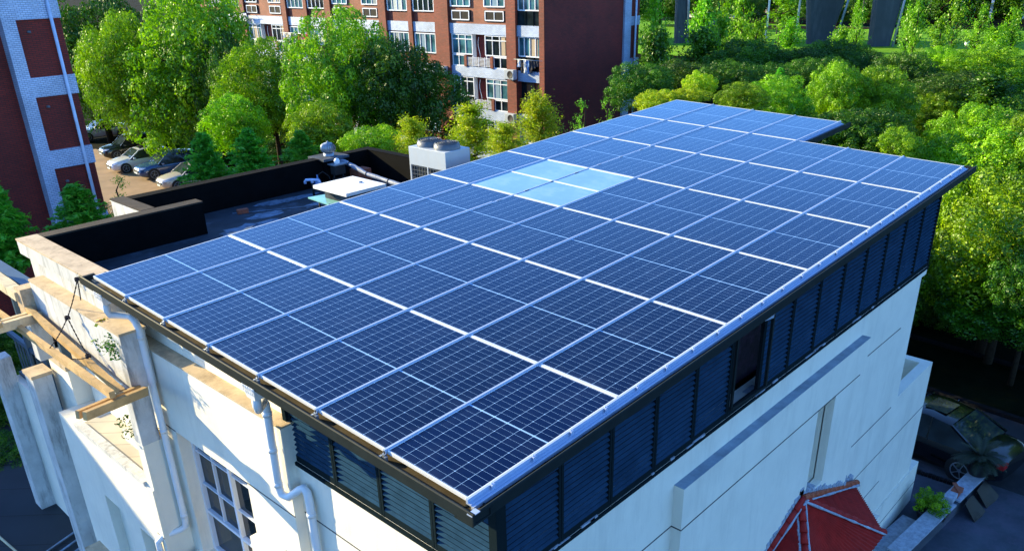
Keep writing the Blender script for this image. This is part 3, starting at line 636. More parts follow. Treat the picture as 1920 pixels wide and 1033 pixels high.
# outdoor cooling unit
h = empty('cooling_unit', (7.86, 8.72, ZR), label='big white outdoor cooling unit with two fan guards on top', cat='cooling unit')
w_, d_, z0, z1 = .74, 1.22, .1, 1.2
b = MB(); b.box(0, w_, 0, d_, .8, z1); b.box(.0, .05, 0, .05, z0, .8); b.box(.0, .05, d_ - .05, d_, z0, .8); b.box(w_ - .05, w_, 0, .05, z0, .8); b.box(w_ - .05, w_, d_ - .05, d_, z0, .8); b.box(0, .03, d_ / 2 - .02, d_ / 2 + .02, z0, .8)
b.box(.05, w_ - .02, .0, .02, z0, .62); b.box(0, w_, 0, d_, z0 - .06, z0); b.build('casing', M['acwhite'], h, bevel=.006)
b = MB(); b.box(.06, w_ - .04, .05, d_ - .04, z0, .8); b.build('coil', plain('dark coil', (.02, .03, .035), .5, .3, .3, 30), h)
b = MB()
for i in range(13): y = .06 + i * (d_ - .12) / 12; b.box(.004, .014, y - .005, y + .005, z0, .8)
for i in range(8): z = z0 + .05 + i * .09; b.box(.006, .012, .05, d_ - .05, z - .005, z + .005)
b.build('guard_grid', M['acgrey'], h)
b = MB(); b.box(.12, w_ - .12, -.004, .004, .64, .72); b.build('side_grille', M['black'], h)
for cy in (.34, .9):
    b = MB(); b.lathe((w_ / 2, cy, z1), [(.30, 0), (.29, .09), (.25, .12)], 22); b.lathe((w_ / 2, cy, z1), [(.26, .03), (.0, .03)], 20, M['black'])
    b.mats = [M['acgrey'], M['black']]
    for fi in range(len(b.f)): b.m[fi] = 1 if fi >= 44 else 0
    g = b.build('fan_ring', None, h)
    b = MB()
    for r in (.06, .11, .16, .21, .26): b.tube([(w_ / 2 + r * math.cos(2 * math.pi * k / 20), cy + r * math.sin(2 * math.pi * k / 20), z1 + .13 + .02 * (1 - r / .26)) for k in range(21)], .005, 4)
    for k in range(12): a = math.pi * k / 6; b.tube([(w_ / 2, cy, z1 + .15), (w_ / 2 + .29 * math.cos(a), cy + .29 * math.sin(a), z1 + .1)], .005, 4)
    b.build('fan_guard', M['acgrey'], g)

# ================================================================ PERGOLA, ROPE, PLANTS AT THE BALCONY
h = empty('pergola', (-.3, 7, -1.2), label='weathered timber pergola beams hung in front of the white balcony', cat='pergola')
HO = -Vector(h.location)
rnd = random.Random(11)
def timber(a, c, w, hh, name='beam', mat='wood'):
    b = MB(); a, c = Vector(a), Vector(c); n = 8
    for k in range(n):
        p, q = a.lerp(c, k / n), a.lerp(c, (k + 1) / n); jw = 1 + rnd.uniform(-.04, .04); b.beam(p, q, w * jw, hh * jw)
    return b.build(name, M[mat], h, HO)
timber((-.24, 11.25, -.95), (-.26, 7.2, -1.35), .09, .12); timber((-.55, 11.7, -1.14), (-.55, 6.75, -1.10), .085, .11)
timber((-.28, 14.5, -.62), (-.24, 11.1, -.78), .2, .17, 'beam', 'woodpale')
timber((-1.02, 6.58, -1.18), (.0, 6.98, -1.34), .075, .13, 'bracket', 'wood'); timber((-1.05, 6.78, -1.22), (.0, 7.25, -1.4), .065, .12, 'bracket', 'wood')
timber((-1.0, 10.35, -.98), (.0, 10.75, -1.12), .10, .16, 'bracket', 'woodpale'); timber((-1.05, 10.6, -1.0), (.0, 11.0, -1.14), .07, .13, 'bracket', 'woodpale'); timber((-.56, 14.8, -1.1), (-.55, 11.9, -1.13), .085, .11); timber((-1.0, 13.2, -.98), (.1, 13.6, -1.1), .075, .12, 'bracket', 'woodpale'); timber((-.86, 14.5, -1.0), (-.86, 10.3, -.92), .07, .09)
b = MB()
def twist(a, c, n=26, r=.008):
    a, c = Vector(a), Vector(c)
    for ph in (0, math.pi):
        b.tube([a.lerp(c, i / n) + Vector((math.cos(ph + i * 1.2), math.sin(ph + i * 1.2), 0)) * r * .8 + Vector((0, 0, -.03 * math.sin(math.pi * i / n))) for i in range(n + 1)], r * .75, 5)
K = (0.0, 8.72, .02)
twist(K, (-.22, 8.95, -.62)); twist((-.22, 8.95, -.62), (-.56, 9.05, -1.06)); twist((-.22, 8.95, -.62), (-.25, 8.35, -1.12)); twist((-.25, 8.35, -1.12), (-.5, 8.55, -1.1))
twist(K, (.3, 8.3, .16)); twist((.02, 8.7, .12), (.45, 8.15, .17)); twist(K, (-.06, 8.62, -.28))
for c in (K, (-.25, 8.35, -1.1), (-.22, 8.95, -.62)):
    for j in range(4): b.tube([Vector(c) + Vector((.035 * math.cos(t + j), .04 * math.sin(t + j), .025 * math.sin(2 * t + j))) for t in [i * .5 for i in range(14)]], .008, 5)
tag(b.build('rope', M['rope']), 'dark knotted rope hanging from the parapet corner to the timber beams', 'rope')

# ---------------------------------------------------------------- foliage builder
def leafmesh(name, pts, nrm, size, aspect=.5, jitter=.5, seed=0, mat=None, tint=None, droop=0):
    rg = np.random.default_rng(seed); n = len(pts)
    nn = nrm + rg.normal(0, jitter, (n, 3)); nn /= np.linalg.norm(nn, axis=1)[:, None] + 1e-9
    r = rg.normal(0, 1, (n, 3)); r[:, 2] -= droop; a = np.cross(nn, r); a /= np.linalg.norm(a, axis=1)[:, None] + 1e-9
    if droop: a, _ = np.cross(a, nn), None
    c = np.cross(nn, a); s = size * rg.uniform(.7, 1.3, n)[:, None]
    L_ = a * s; Wd = c * s * aspect
    V = np.stack([pts - L_ * .5, pts + Wd * .5 + nn * s * .06, pts + L_ * .5 - nn * s * .05, pts - Wd * .5 + nn * s * .06], 1).reshape(-1, 3)
    me = bpy.data.meshes.new(name); me.vertices.add(4 * n); me.vertices.foreach_set('co', V.astype(np.float32).ravel())
    me.loops.add(4 * n); me.loops.foreach_set('vertex_index', np.arange(4 * n, dtype=np.int32))
    me.polygons.add(n); me.polygons.foreach_set('loop_start', np.arange(0, 4 * n, 4, dtype=np.int32)); me.polygons.foreach_set('loop_total', np.full(n, 4, dtype=np.int32))
    at_ = me.attributes.new('tint', 'FLOAT', 'FACE'); tt = rg.uniform(0, 1, n) if tint is None else np.clip(tint + rg.normal(0, .18, n), 0, 1)
    at_.data.foreach_set('value', tt.astype(np.float32))
    me.materials.append(M[mat]); me.update(calc_edges=True); me.validate()
    return me
def round_crown(seed, nl, per, lobe, leaf, mat, flat=.9, power=.75):      # crown of radius 1: rounded tufts of leaves round a core tinted dark as inner shade
    rg = np.random.default_rng(seed); C_ = []; tries = 0
    big = [(rg.normal(0, 1, 3), rg.uniform(.12, .42)) for _ in range(10)]
    while len(C_) < nl and tries < nl * 60:
        tries += 1; d = rg.normal(0, 1, 3); d /= np.linalg.norm(d)
        if d[2] < -.75: continue
        w = .70
        for bd, amp in big: w += amp * max(0, float(d @ bd) / np.linalg.norm(bd) - .55) * 2.0
        w = min(w, 1.15) - .10 * math.sin(4 * math.atan2(d[1], d[0]) + seed); r = w * rg.choice([1, 1, 1, .72, .5]); lr = lobe * rg.uniform(.6, 1.25)
        c = d * np.array([1, 1, flat]) * (r - lr * .55)
        if any(np.linalg.norm(c - q) < (lr + ql) * .74 for q, ql in C_): continue
        C_.append((c, lr))
    P, Nn, T = [], [], []
    for c, lr in C_:
        n = int(per * (lr / lobe) ** 2); d = rg.normal(0, 1, (n, 3)); d[:, 2] += .3; d /= np.linalg.norm(d, axis=1)[:, None]
        sub = 1 + .2 * np.sin(d[:, 0] * 6 + c[0] * 20) * np.sin(d[:, 1] * 6 + c[1] * 20) * np.sin(d[:, 2] * 6 + c[2] * 9)
        rr = lr * rg.uniform(.45, 1.08, n) ** .5 * sub
        P.append(c + d * rr[:, None]); Nn.append(d); T.append(np.full(n, rg.uniform(.15, .85)))
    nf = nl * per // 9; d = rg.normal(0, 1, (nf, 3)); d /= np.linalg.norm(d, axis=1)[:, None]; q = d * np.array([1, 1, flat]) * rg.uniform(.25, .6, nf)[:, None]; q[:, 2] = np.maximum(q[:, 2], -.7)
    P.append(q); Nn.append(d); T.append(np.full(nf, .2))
    return leafmesh('leaves', np.concatenate(P), np.concatenate(Nn), leaf, .6, .34, seed, mat, np.concatenate(T))
def airy_crown(seed, nb, per, leaf, mat, aspect=.5, up=.9, droop=0):
    rg = np.random.default_rng(seed); P, Nn, T = [], [], []
    for i in range(nb):
        z = rg.uniform(-.95, .9); a = rg.uniform(0, 6.28); L_ = (1 - (z * .5 + .5) ** 1.3 * .75) * rg.uniform(.5, 1)
        base = np.array([0, 0, z]); dr = np.array([math.cos(a), math.sin(a), up * rg.uniform(.3, 1)]); t = rg.uniform(.1, 1, per)
        p = base + dr * (t * L_)[:, None] + rg.normal(0, .07, (per, 3)) * (.4 + t[:, None]); p[:, 2] -= droop * (t * L_) ** 2
        P.append(p); Nn.append(np.tile([0, 0, .6], (per, 1)) + dr * .3); T.append(np.full(per, rg.uniform(.1, .9)))
    return leafmesh('leaves', np.concatenate(P), np.concatenate(Nn), leaf, aspect, .8, seed, mat, np.concatenate(T), droop)
def conifer_crown(seed, tiers, mat, leaf=.09):
    rg = np.random.default_rng(seed); P, Nn, T = [], [], []
    for i in range(tiers):
        f = i / tiers; z = -1 + 2 * f; L_ = (1 - f) ** .8 * .95 + .04
        for k in range(9):
            a = rg.uniform(0, 6.28); lb = L_ * rg.uniform(.6, 1.1); n = int(40 * lb) + 10
            t = rg.uniform(.05, 1, n); dr = np.array([math.cos(a), math.sin(a), .5]); side = np.array([-math.sin(a), math.cos(a), 0])
            p = np.array([0, 0, z]) + dr * (t * lb)[:, None] + side * (rg.normal(0, .10, n) * (1.1 - t))[:, None]; p[:, 2] -= .45 * (t * lb) ** 2 + rg.normal(0, .02, n)
            P.append(p); Nn.append(np.tile([0, 0, 1.0], (n, 1)) + side * .2); T.append(np.full(n, rg.uniform(.1, .9)))
    return leafmesh('leaves', np.concatenate(P), np.concatenate(Nn), leaf, .32, .45, seed, mat, np.concatenate(T))
CROWN = {}
def crowns(kind):
    if kind in CROWN: return CROWN[kind]
    if kind == 'camphor': L_ = [round_crown(s, 150, 420, .20, .040, 'leaf') for s in (1, 2, 3)]
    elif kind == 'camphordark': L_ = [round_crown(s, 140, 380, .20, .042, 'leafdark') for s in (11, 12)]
    elif kind == 'bush': L_ = [round_crown(s, 80, 330, .25, .055, 'leaf', .85) for s in (21, 22)]
    elif kind == 'yellow': L_ = [round_crown(s, 60, 200, .25, .075, 'leafyel', .8) for s in (31, 32)]
    elif kind == 'bamboo': L_ = [airy_crown(s, 90, 90, .10, 'leafyel', .28, 1.1, .35) for s in (41, 42)]
    elif kind == 'conifer': L_ = [conifer_crown(s, 24, 'leafconi', .16) for s in (51, 52)]
    elif kind == 'airy': L_ = [airy_crown(s, 44, 46, .10, 'leafair', .65, 1.2) for s in (61, 62, 63)]
    elif kind == 'airydark': L_ = [airy_crown(s, 75, 80, .09, 'leafdark', .6, .9) for s in (71, 72)]
    elif kind == 'sapling': L_ = [airy_crown(s, 16, 26, .11, 'leafair', .35, .8) for s in (81,)]
    elif kind == 'vine': L_ = [round_crown(91, 9, 26, .4, .22, 'leafdark', .8)]
    CROWN[kind] = L_; return L_
tcount = [0]
def tree(kind, loc, rx, rz, label, cat='tree', group=None, g=None, ry=None, trunk=True, name=None):
    """crown centre at loc, half sizes rx, rz; trunk from the ground up"""
    x, y, z = loc; gz = ground(x, y) if g is None else g
    if z - rz * .4 < gz: z = gz + rz * .45
    nm = name or {'bush': 'bush', 'yellow': 'shrub', 'bamboo': 'bamboo', 'conifer': 'conifer', 'sapling': 'sapling'}.get(kind, 'tree')
    t = empty(nm, (x, y, gz), 0, label, cat, group); L_ = crowns(kind); tcount[0] += 1; me = L_[tcount[0] % len(L_)]
    c = bpy.data.objects.new('crown', me); COL.objects.link(c); c.parent = t; c.location = (0, 0, z - gz); c.scale = (rx, ry or rx, rz); c.rotation_euler = (0, 0, tcount[0] * 2.4)
    if trunk:
        b = MB(); r = max(.05, rx * .055); H = z - gz; rg = random.Random(tcount[0])
        top = rz * .75 if kind in ('airy', 'airydark', 'conifer', 'sapling') else 0
        p = [Vector((0, 0, -.2)), Vector((rg.uniform(-.1, .1), rg.uniform(-.1, .1), H * .5)), Vector((rg.uniform(-.15, .15), rg.uniform(-.15, .15), H + top * .5)), Vector((0, 0, H + top + .05))]
        b.tube(p, [r * 1.3, r, r * .6, r * .2], 8)
        if kind not in ('conifer',):
            for k in range(7):
                a = rg.uniform(0, 6.28); s = p[1].lerp(p[2], rg.uniform(-.1, .8)); e = s + Vector((math.cos(a) * rx * .7, math.sin(a) * rx * .7, rz * rg.uniform(.1, .6))); b.tube([s, s.lerp(e, .5) + Vector((0, 0, rz * .06)), e], [r * .5, r * .3, r * .1], 6)
        b.build('trunk', M['bark'], t)
    return t
def T(kind, px, py, d, wpx, hpx, label, **k):
    p = at(px, py, d); s = d / FPX
    return tree(kind, p, wpx * s / 2, hpx * s / 2, label, **k)

# ================================================================ PLANTS NEAR THE BALCONY
tree('vine', (-.12, 7.55, -.75), .26, .2, 'small green plant sprouting from the top of the stained ledge', 'plant', g=-.95, trunk=False, name='plant')
tree('vine', (-.02, 7.85, -2.3), .26, .24, 'leafy green plant in the white planter box on the balcony', 'plant', g=-2.45, trunk=False, name='plant')
for i, (x, y, z, lb) in enumerate(((.36, 7.82, -.9, 'small yellow leaf cluster at the ledge right of the pipe'), (-.05, 7.98, -.5, 'small yellow leaf cluster on top of the stained balcony ledge'), (.2, 7.5, -2.38, 'small yellow leaf cluster beside the pipe on the balcony end wall'))):
    me = leafmesh('yellow_leaves', np.random.default_rng(i).normal(0, .04, (26, 3)), np.tile([0, 0, 1.], (26, 1)), .07, .7, .6, i, 'leafyel')
    for mt_ in (0,): me.materials[0] = M.setdefault('yleaf', plain('yellow leaf', (.75, .55, .02), .6))
    o = bpy.data.objects.new('yellow_leaves', me); COL.objects.link(o); o.location = (x, y, z + .03); tag(o, lb, 'leaves')

# ================================================================ TREES
GL = 'trees between the villa and the apartment block'
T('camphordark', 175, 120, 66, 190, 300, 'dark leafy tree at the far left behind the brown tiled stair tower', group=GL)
T('camphor', 240, 160, 60, 160, 250, 'bright yellow green tree left of the biggest tree by the parked cars', group=GL)
T('camphor', 368, 140, 57, 255, 330, 'biggest dark green tree, spreading over the parked cars', group=GL)
T('camphor', 510, 195, 46, 170, 200, 'bright green tree between the biggest tree and the apartment block', group=GL)
T('bush', 455, 240, 43, 130, 120, 'low bright green tree above the black parapet at left', group=GL)
T('camphor', 655, 165, 40, 200, 270, 'tall rounded green tree in front of the middle of the apartment block', group=GL)
T('camphordark', 432, 165, 54, 120, 240, 'added dark leaved tree standing in for the shaded right side of the biggest tree', group=GL)  # extra crown; its dark leaf colour stands for the big tree's shaded side
T('camphordark', 765, 185, 40, 200, 230, 'shaded dark green tree right of the tall rounded one', group=GL)  # dark leaf colour also carries the shade on the clump's right side
T('bush', 590, 250, 37, 130, 110, 'bright green bush behind the turbine vent', group=GL)
T('bush', 690, 270, 33, 110, 70, 'low green bush behind the back parapet', group=GL)
for px, py, d, lb in ((300, 262, 66, 'added dark bushes for the shade behind the parked dark SUV'), (420, 285, 60, 'added dark bushes for the shade behind the beige parked car'), (540, 275, 52, 'added dark bushes for the shade under the bright tree in the middle'), (470, 250, 58, 'added dark bushes for the shade right of the biggest tree trunk')):
    T('camphordark', px, py, d, 150, 70, lb, cat='bush', name='bush')  # dark leaved bushes added where only deep shade lies behind the cars
GC = 'young conifers behind the flat roof'
T('conifer', 388, 305, 34, 130, 110, 'pale feathery conifer in front of the beige parked car', group=GC)
T('conifer', 470, 292, 33, 130, 100, 'pale feathery conifer between the parked cars and the turbine vent', group=GC)
T('conifer', 565, 283, 32, 110, 75, 'small feathery conifer just left of the turbine vent', group=GC)
T('conifer', 5, 425, 26, 170, 180, 'feathery conifer at the left edge below the brown tiled tower', group=GC)
T('conifer', 150, 400, 27, 170, 110, 'bushy feathery conifer at the foot of the brown tiled tower', group=GC)
T('sapling', 232, 372, 30, 80, 80, 'thin sapling with sparse leaves beside the sandy parking lot')
GY = 'yellow green bamboo along the villa'
T('bamboo', 775, 265, 29, 110, 80, 'yellow green bamboo clump just left of the cooling unit', group=GY)
T('bamboo', 885, 255, 29, 150, 105, 'bright yellow green bamboo clump behind the cooling unit', group=GY)
T('bamboo', 1010, 235, 31, 130, 105, 'yellow green bamboo clump at the corner of the apartment block', group=GY)
T('bamboo', 945, 270, 26, 120, 70, 'low yellow green bamboo touching the edge of the solar roof', group=GY)
T('sapling', 1090, 225, 32, 60, 70, 'brownish thin sapling before the dark brick end wall', group=None)
T('sapling', 1135, 215, 33, 50, 60, 'thin green sapling beside the white tiled corner strip', group=None)
T('yellow', 1225, 192, 27, 90, 50, 'vivid yellow shrub at the far left corner of the solar roof')
T('yellow', 1290, 186, 27, 80, 40, 'vivid yellow shrub behind the far edge of the solar roof')
T('yellow', 1310, 158, 37, 60, 50, 'orange tinged shrub in the dark undergrowth beyond the roof')
GR = 'trees of the grove on the right'
for kind, px, py, d, w, h, lb in (
    ('camphor', 1465, 195, 35, 130, 100, 'bright green tree right behind the far edge of the solar roof'),
    ('camphor', 1390, 190, 33, 90, 60, 'low bright tree behind the middle of the far roof edge'),
    ('camphor', 1560, 185, 38, 110, 130, 'rounded bright tree left of the pair beyond the roof notch'),
    ('camphor', 1645, 195, 38, 130, 130, 'rounded bright tree right of the pair beyond the roof notch'),
    ('bush', 1690, 275, 30, 85, 70, 'small bright bush right above the lower far roof edge'),
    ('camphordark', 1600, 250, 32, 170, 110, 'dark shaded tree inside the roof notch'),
    ('camphor', 1820, 265, 33, 160, 130, 'wide bright tree above the far right corner of the solar roof'),
    ('camphor', 1905, 290, 31, 110, 130, 'bright tree cut by the right picture edge above the roof corner'),
    ('camphor', 1745, 220, 40, 110, 90, 'dull green tree behind the wide bright tree'),
    ('camphor', 1885, 460, 27, 300, 270, 'nearest big tree right of the louvred end wall'),
    ('camphor', 1795, 470, 30, 210, 270, 'tree squeezed against the louvred end wall'),
    ('camphor', 1850, 335, 31, 240, 190, 'broad bright tree between the roof corner and the nearest big tree'),
    ('camphor', 1930, 360, 29, 150, 200, 'bright tree cut off by the right picture edge'),
    ('camphordark', 1945, 530, 25, 170, 170, 'dark tree at the right edge over the dark verge'),
    ('bush', 1735, 530, 33, 110, 110, 'leafy bush low against the louvred end wall'),
    ('camphordark', 1880, 565, 27, 260, 130, 'low dark tree whose leaves hang over the verge behind the car'),
    ('camphordark', 1770, 575, 31, 150, 110, 'low dark tree behind the white side block of the villa'),
    ('camphordark', 1830, 600, 36, 200, 110, 'dark bush mass behind the dark verge'),
    ('camphor', 1860, 135, 46, 170, 90, 'bright rounded tree near the right edge below the far villa'),
    ('camphor', 1760, 130, 48, 100, 70, 'bright rounded tree below the white balustrade'),
    ('camphordark', 1700, 150, 46, 120, 110, 'dark tree right of the leaning viaduct pier'),
    ('camphordark', 1790, 175, 41, 170, 90, 'dark tree under the bright rounded trees'),
    ('camphordark', 1580, 120, 52, 140, 90, 'dark tree below the pale viaduct pier'),
    ('camphordark', 1480, 130, 50, 160, 100, 'dark tree behind the bright ones beyond the roof'),
    ('camphordark', 1390, 130, 50, 140, 110, 'dark tree in front of the bright lawn'),
    ('airydark', 1225, 135, 48, 110, 140, 'dark loose tree right of the white tiled corner strip'),
    ('airydark', 1310, 120, 52, 130, 120, 'dark loose tree below the left viaduct pier'),
    ('airydark', 1850, 190, 38, 150, 90, 'loose dark tree left of the right picture edge'),
    ('conifer', 1460, 165, 40, 70, 70, 'feathery conifer poking out of the bright grove')):
    T(kind, px, py, d, w, h, lb, group=GR)
for x, y, zc, r, lb in ((22.5, 10, -4.6, 3.0, 'dark tree added to block sun close behind the villa, its crown below the far roof edge'), (25.5, 13.0, -4.2, 3.2, 'dark tree added to block sun further behind the villa, below the far roof edge'), (22.5, 6.0, -5.6, 2.6, 'low dark tree added to block sun under the roof notch behind the villa')):
    tree('camphordark', (x, y, zc), r, 3.0, lb, group=GR)  # mostly hidden trees, added to keep sun off the ground beyond the villa
for x, y, r in ((27.5, -5.5, 3.4), (29.5, -11, 3.6), (24.5, -15, 3.2), (31, -1, 3.2)):  # trees out of view, added to darken the lower right and its reflections
    tree('camphordark', (x, y, -3.6), r, 3.4, 'unseen dark tree added right of the villa, beyond the verge, for shade and dark reflections', group='added unseen trees beyond the verge')
GP = 'slender trees below the viaduct'
for px, py, d, w, h, lb in (
    (1225, 70, 58, 70, 140, 'slender light tree left of the leftmost viaduct pier'), (1350, 95, 58, 70, 110, 'slender light tree right of the leftmost viaduct pier'),
    (1390, 45, 66, 70, 110, 'slender light tree left of the pale pole pair'), (1420, 90, 60, 80, 90, 'slender bushy tree on the near lawn edge'),
    (1575, 100, 60, 80, 80, 'slender light tree crossing the pale viaduct pier'), (1605, 75, 58, 50, 90, 'slender light tree between the two right piers'),
    (1715, 60, 62, 60, 120, 'slender light tree right of the leaning dark pier'), (1790, 55, 62, 70, 110, 'slender light tree before the white balustrade'),
    (1835, 60, 66, 60, 80, 'slender brownish tree before the far villa'), (1900, 65, 66, 70, 80, 'slender tree at the top right picture edge'),
    (1465, 25, 80, 80, 70, 'slender far tree between the pale poles'), (1312, 30, 84, 40, 60, 'slender far tree behind the leftmost pier'),
    (1610, 30, 92, 40, 60, 'slender far tree between the two right piers'), (1690, 20, 84, 60, 60, 'slender far tree left of the far villa'),
    (1240, 125, 54, 90, 110, 'slender leafy tree at the foot of the leftmost viaduct pier'), (1320, 60, 62, 90, 120, 'slender leafy tree just right of the leftmost viaduct pier'), (1530, 135, 54, 110, 70, 'bushy light tree at the foot of the pale viaduct pier'), (1365, 60, 72, 80, 110, 'slender leafy tree before the thin dark pole'), (1480, 75, 64, 80, 70, 'low light tree before the pale pole pair'), (1700, 70, 70, 50, 90, 'slender leafy tree behind the leaning dark pier'), (1760, 85, 56, 80, 90, 'light leafy tree left of the garden lamp'), (1860, 90, 58, 90, 70, 'low brownish tree right of the garden lamp')):
    T('airy', px, py, d, w, h, lb, group=GP)
GF = 'far trees behind the lawn'
for i in range(16):
    px = 1190 + i * 48; T('camphordark' if i % 3 else 'airydark', px, 2 + (i * 37 % 23), 105 + (i * 13 % 17), 90, 60, 'far dark tree in the row along the back of the lawn', group=GF)
GU = 'undergrowth bushes on the right'
rg = random.Random(17)
for i, (px, py, d) in enumerate(((1205, 165, 40), (1270, 150, 44), (1340, 160, 42), (1420, 155, 44), (1520, 150, 46), (1650, 140, 48), (1560, 275, 34), (1720, 330, 34), (1850, 340, 36), (1730, 250, 42), (1900, 210, 44), (1780, 380, 34), (1880, 470, 32), (1640, 230, 44), (1760, 600, 38), (1900, 620, 36), (1700, 300, 38), (1500, 190, 46), (1610, 165, 50), (1800, 210, 46), (1440, 140, 54), (1780, 330, 40))):
    T('camphordark', px, py, d, 130, 90, 'low dark bush in the undergrowth of the grove', cat='bush', group=GU, name='bush')
GD = 'dark shrubs below the left balcony'
for px, py, d in ((20, 760, 24), (60, 880, 22), (10, 880, 22), (-20, 660, 26), (110, 930, 24)):
    T('camphordark', px, py, d, 150, 130, 'dark shrub beside the grey slab patio left of the villa', cat='bush', group=GD, name='bush')

# ================================================================ BROWN STAIR TOWER AT THE LEFT (white tiled pilaster and bands)
apt = empty('apartment_tower', (4, 38, G0), label='brown brick apartment tower with white tiled pilaster and bands at left', cat='building')
AO = -Vector(apt.location)
def ap(mb, name, mat=None, parent=None): return mb.build(name, mat, parent or apt, AO if parent is None else None)
YT = 31.45; ZT = 3.85
b = MB(); b.box(-12, 6.75, YT + .55, 52, G0, ZT); b.box(6.75, 8.85, YT + .12, 52, G0, ZT); ap(b, 'wall', M['brickred'])
b = MB(); b.box(6.74, 7.22, YT, YT + .6, G0, ZT); ap(b, 'pilaster', M['tilewhite'])
for z in (-8.3, -5.52, -2.74, .04, 2.84):
    b = MB(); b.box(7.22, 8.87, YT + .02, YT + .3, z, z + .72); b.box(8.852, 8.87, YT + .3, 34, z, z + .72); ap(b, 'tile_band', M['tilewhite'])
b = MB(); b.tube([(8.47, YT - .06, G0), (8.47, YT - .06, ZT)], .065, 10); ap(b, 'drain_pipe', plain('blue white pipe', (.5, .58, .74), .4))
for z in (-6.1, -3.3, -.35, 2.4):
    b = MB(); b.lathe((7.62, YT + .1, z), [(0, -.05), (.07, -.04), (.07, .03), (0, .05)], 10); ap(b, 'wall_lamp', M['acgrey'])
b = MB(); b.box(-12.2, 9.0, YT - .1, 52.2, ZT, ZT + .2); ap(b, 'roof', M['concrete'])

# ================================================================ LONG APARTMENT BLOCK
blk = empty('apartment_block', (42, 50, G0), label='long red brick apartment block with white tile bands and many windows', cat='building')
BO = -Vector(blk.location); XF, YC, ZTOP = 37.58, 31.6, 4.6
def bp(mb, name, mat=None, parent=None): return mb.build(name, mat, parent or blk, BO if parent is None else None)
b = MB(); b.box(XF + .9, 46.0, YC + .02, 76, G0, ZTOP); bp(b, 'wall', M['brickred'])
b = MB(); b.box(XF + .02, XF + .9, YC, YC + .12, G0, ZTOP); b.box(XF + .9, 45.98, YC, YC + .02, G0, ZTOP); bp(b, 'end_wall', M['brickred'])
b = MB(); b.box(45.98, 46.75, YC - .15, YC + .5, G0, ZTOP); bp(b, 'pilaster', M['tilewhite'])
b = MB(); b.box(46.75, 48.0, YC + .05, YC + 8, G0, ZTOP); bp(b, 'stair_wall', M['brickred'])
for z in (-8.25, -5.45, -2.65, .15, 2.95):
    b = MB(); b.box(46.75, 48.02, YC, YC + .3, z, z + .6); bp(b, 'tile_band', M['tilewhite'])
b = MB(); b.tube([(47.35, YC - .12, G0), (47.35, YC - .12, ZTOP)], .07, 8); bp(b, 'drain_pipe', plain('blue white rain pipe', (.5, .58, .74), .4))
piers = [(31.62, 32.05), (34.1, 34.95), (40.5, 41.9), (47.35, 48.2), (54.3, 55.1), (60.7, 61.4), (67.5, 68.3), (74, 75.5)]
for y0, y1 in piers:
    b = MB(); b.box(XF - .02, XF + .9, y0, y1, G0, ZTOP); bp(b, 'brick_pier', M['bricklit'])
bays = [('B', 32.05, 34.1), ('T', 34.95, 40.5), ('W', 41.9, 47.35), ('T', 48.2, 54.3), ('W', 55.1, 60.7), ('T', 61.4, 67.5), ('W', 68.3, 74)]
rw = random.Random(23)
def window(x, y0, y1, z0, z1, n=3, transom=None, low=None, tint='glassteal'):
    b = MB(); b.box(x + .05, x + .08, y0, y1, z0, z1, None); p = bp(b, 'window_pane', M[rw.choice(['glassteal', 'glassteal', 'glass'])])
    f = MB(); e = .045
    f.box(x, x + .05, y0 - .03, y0 + e, z0, z1); f.box(x, x + .05, y1 - e, y1 + .03, z0, z1); f.box(x + .002, x + .05, y0, y1, z0 - .03, z0 + e); f.box(x + .002, x + .05, y0, y1, z1 - e, z1 + .03)
    for k in range(1, n): y = y0 + (y1 - y0) * k / n; f.box(x + .004, x + .05, y - .028, y + .028, z0, z1)
    for zz in (transom or []): f.box(x + .006, x + .05, y0, y1, zz - .03, zz + .03)
    f.build('window_frame', M['winframe'], p)
    if rw.random() < .6:                                           # curtain behind part of the pane
        c = MB(); a = rw.uniform(0, .5); c.box(x + .02 + .025, x + .049, y0 + (y1 - y0) * a, y0 + (y1 - y0) * (a + rw.uniform(.2, .45)), z0 + .06, z1 - .06); c.build('curtain', rw.choice(CURT), p)
CURT = [cloth('pale curtain', (.42, .48, .46)), cloth('grey curtain', (.22, .27, .28)), cloth('tan curtain', (.40, .32, .22)), cloth('blue curtain', (.16, .26, .34))]
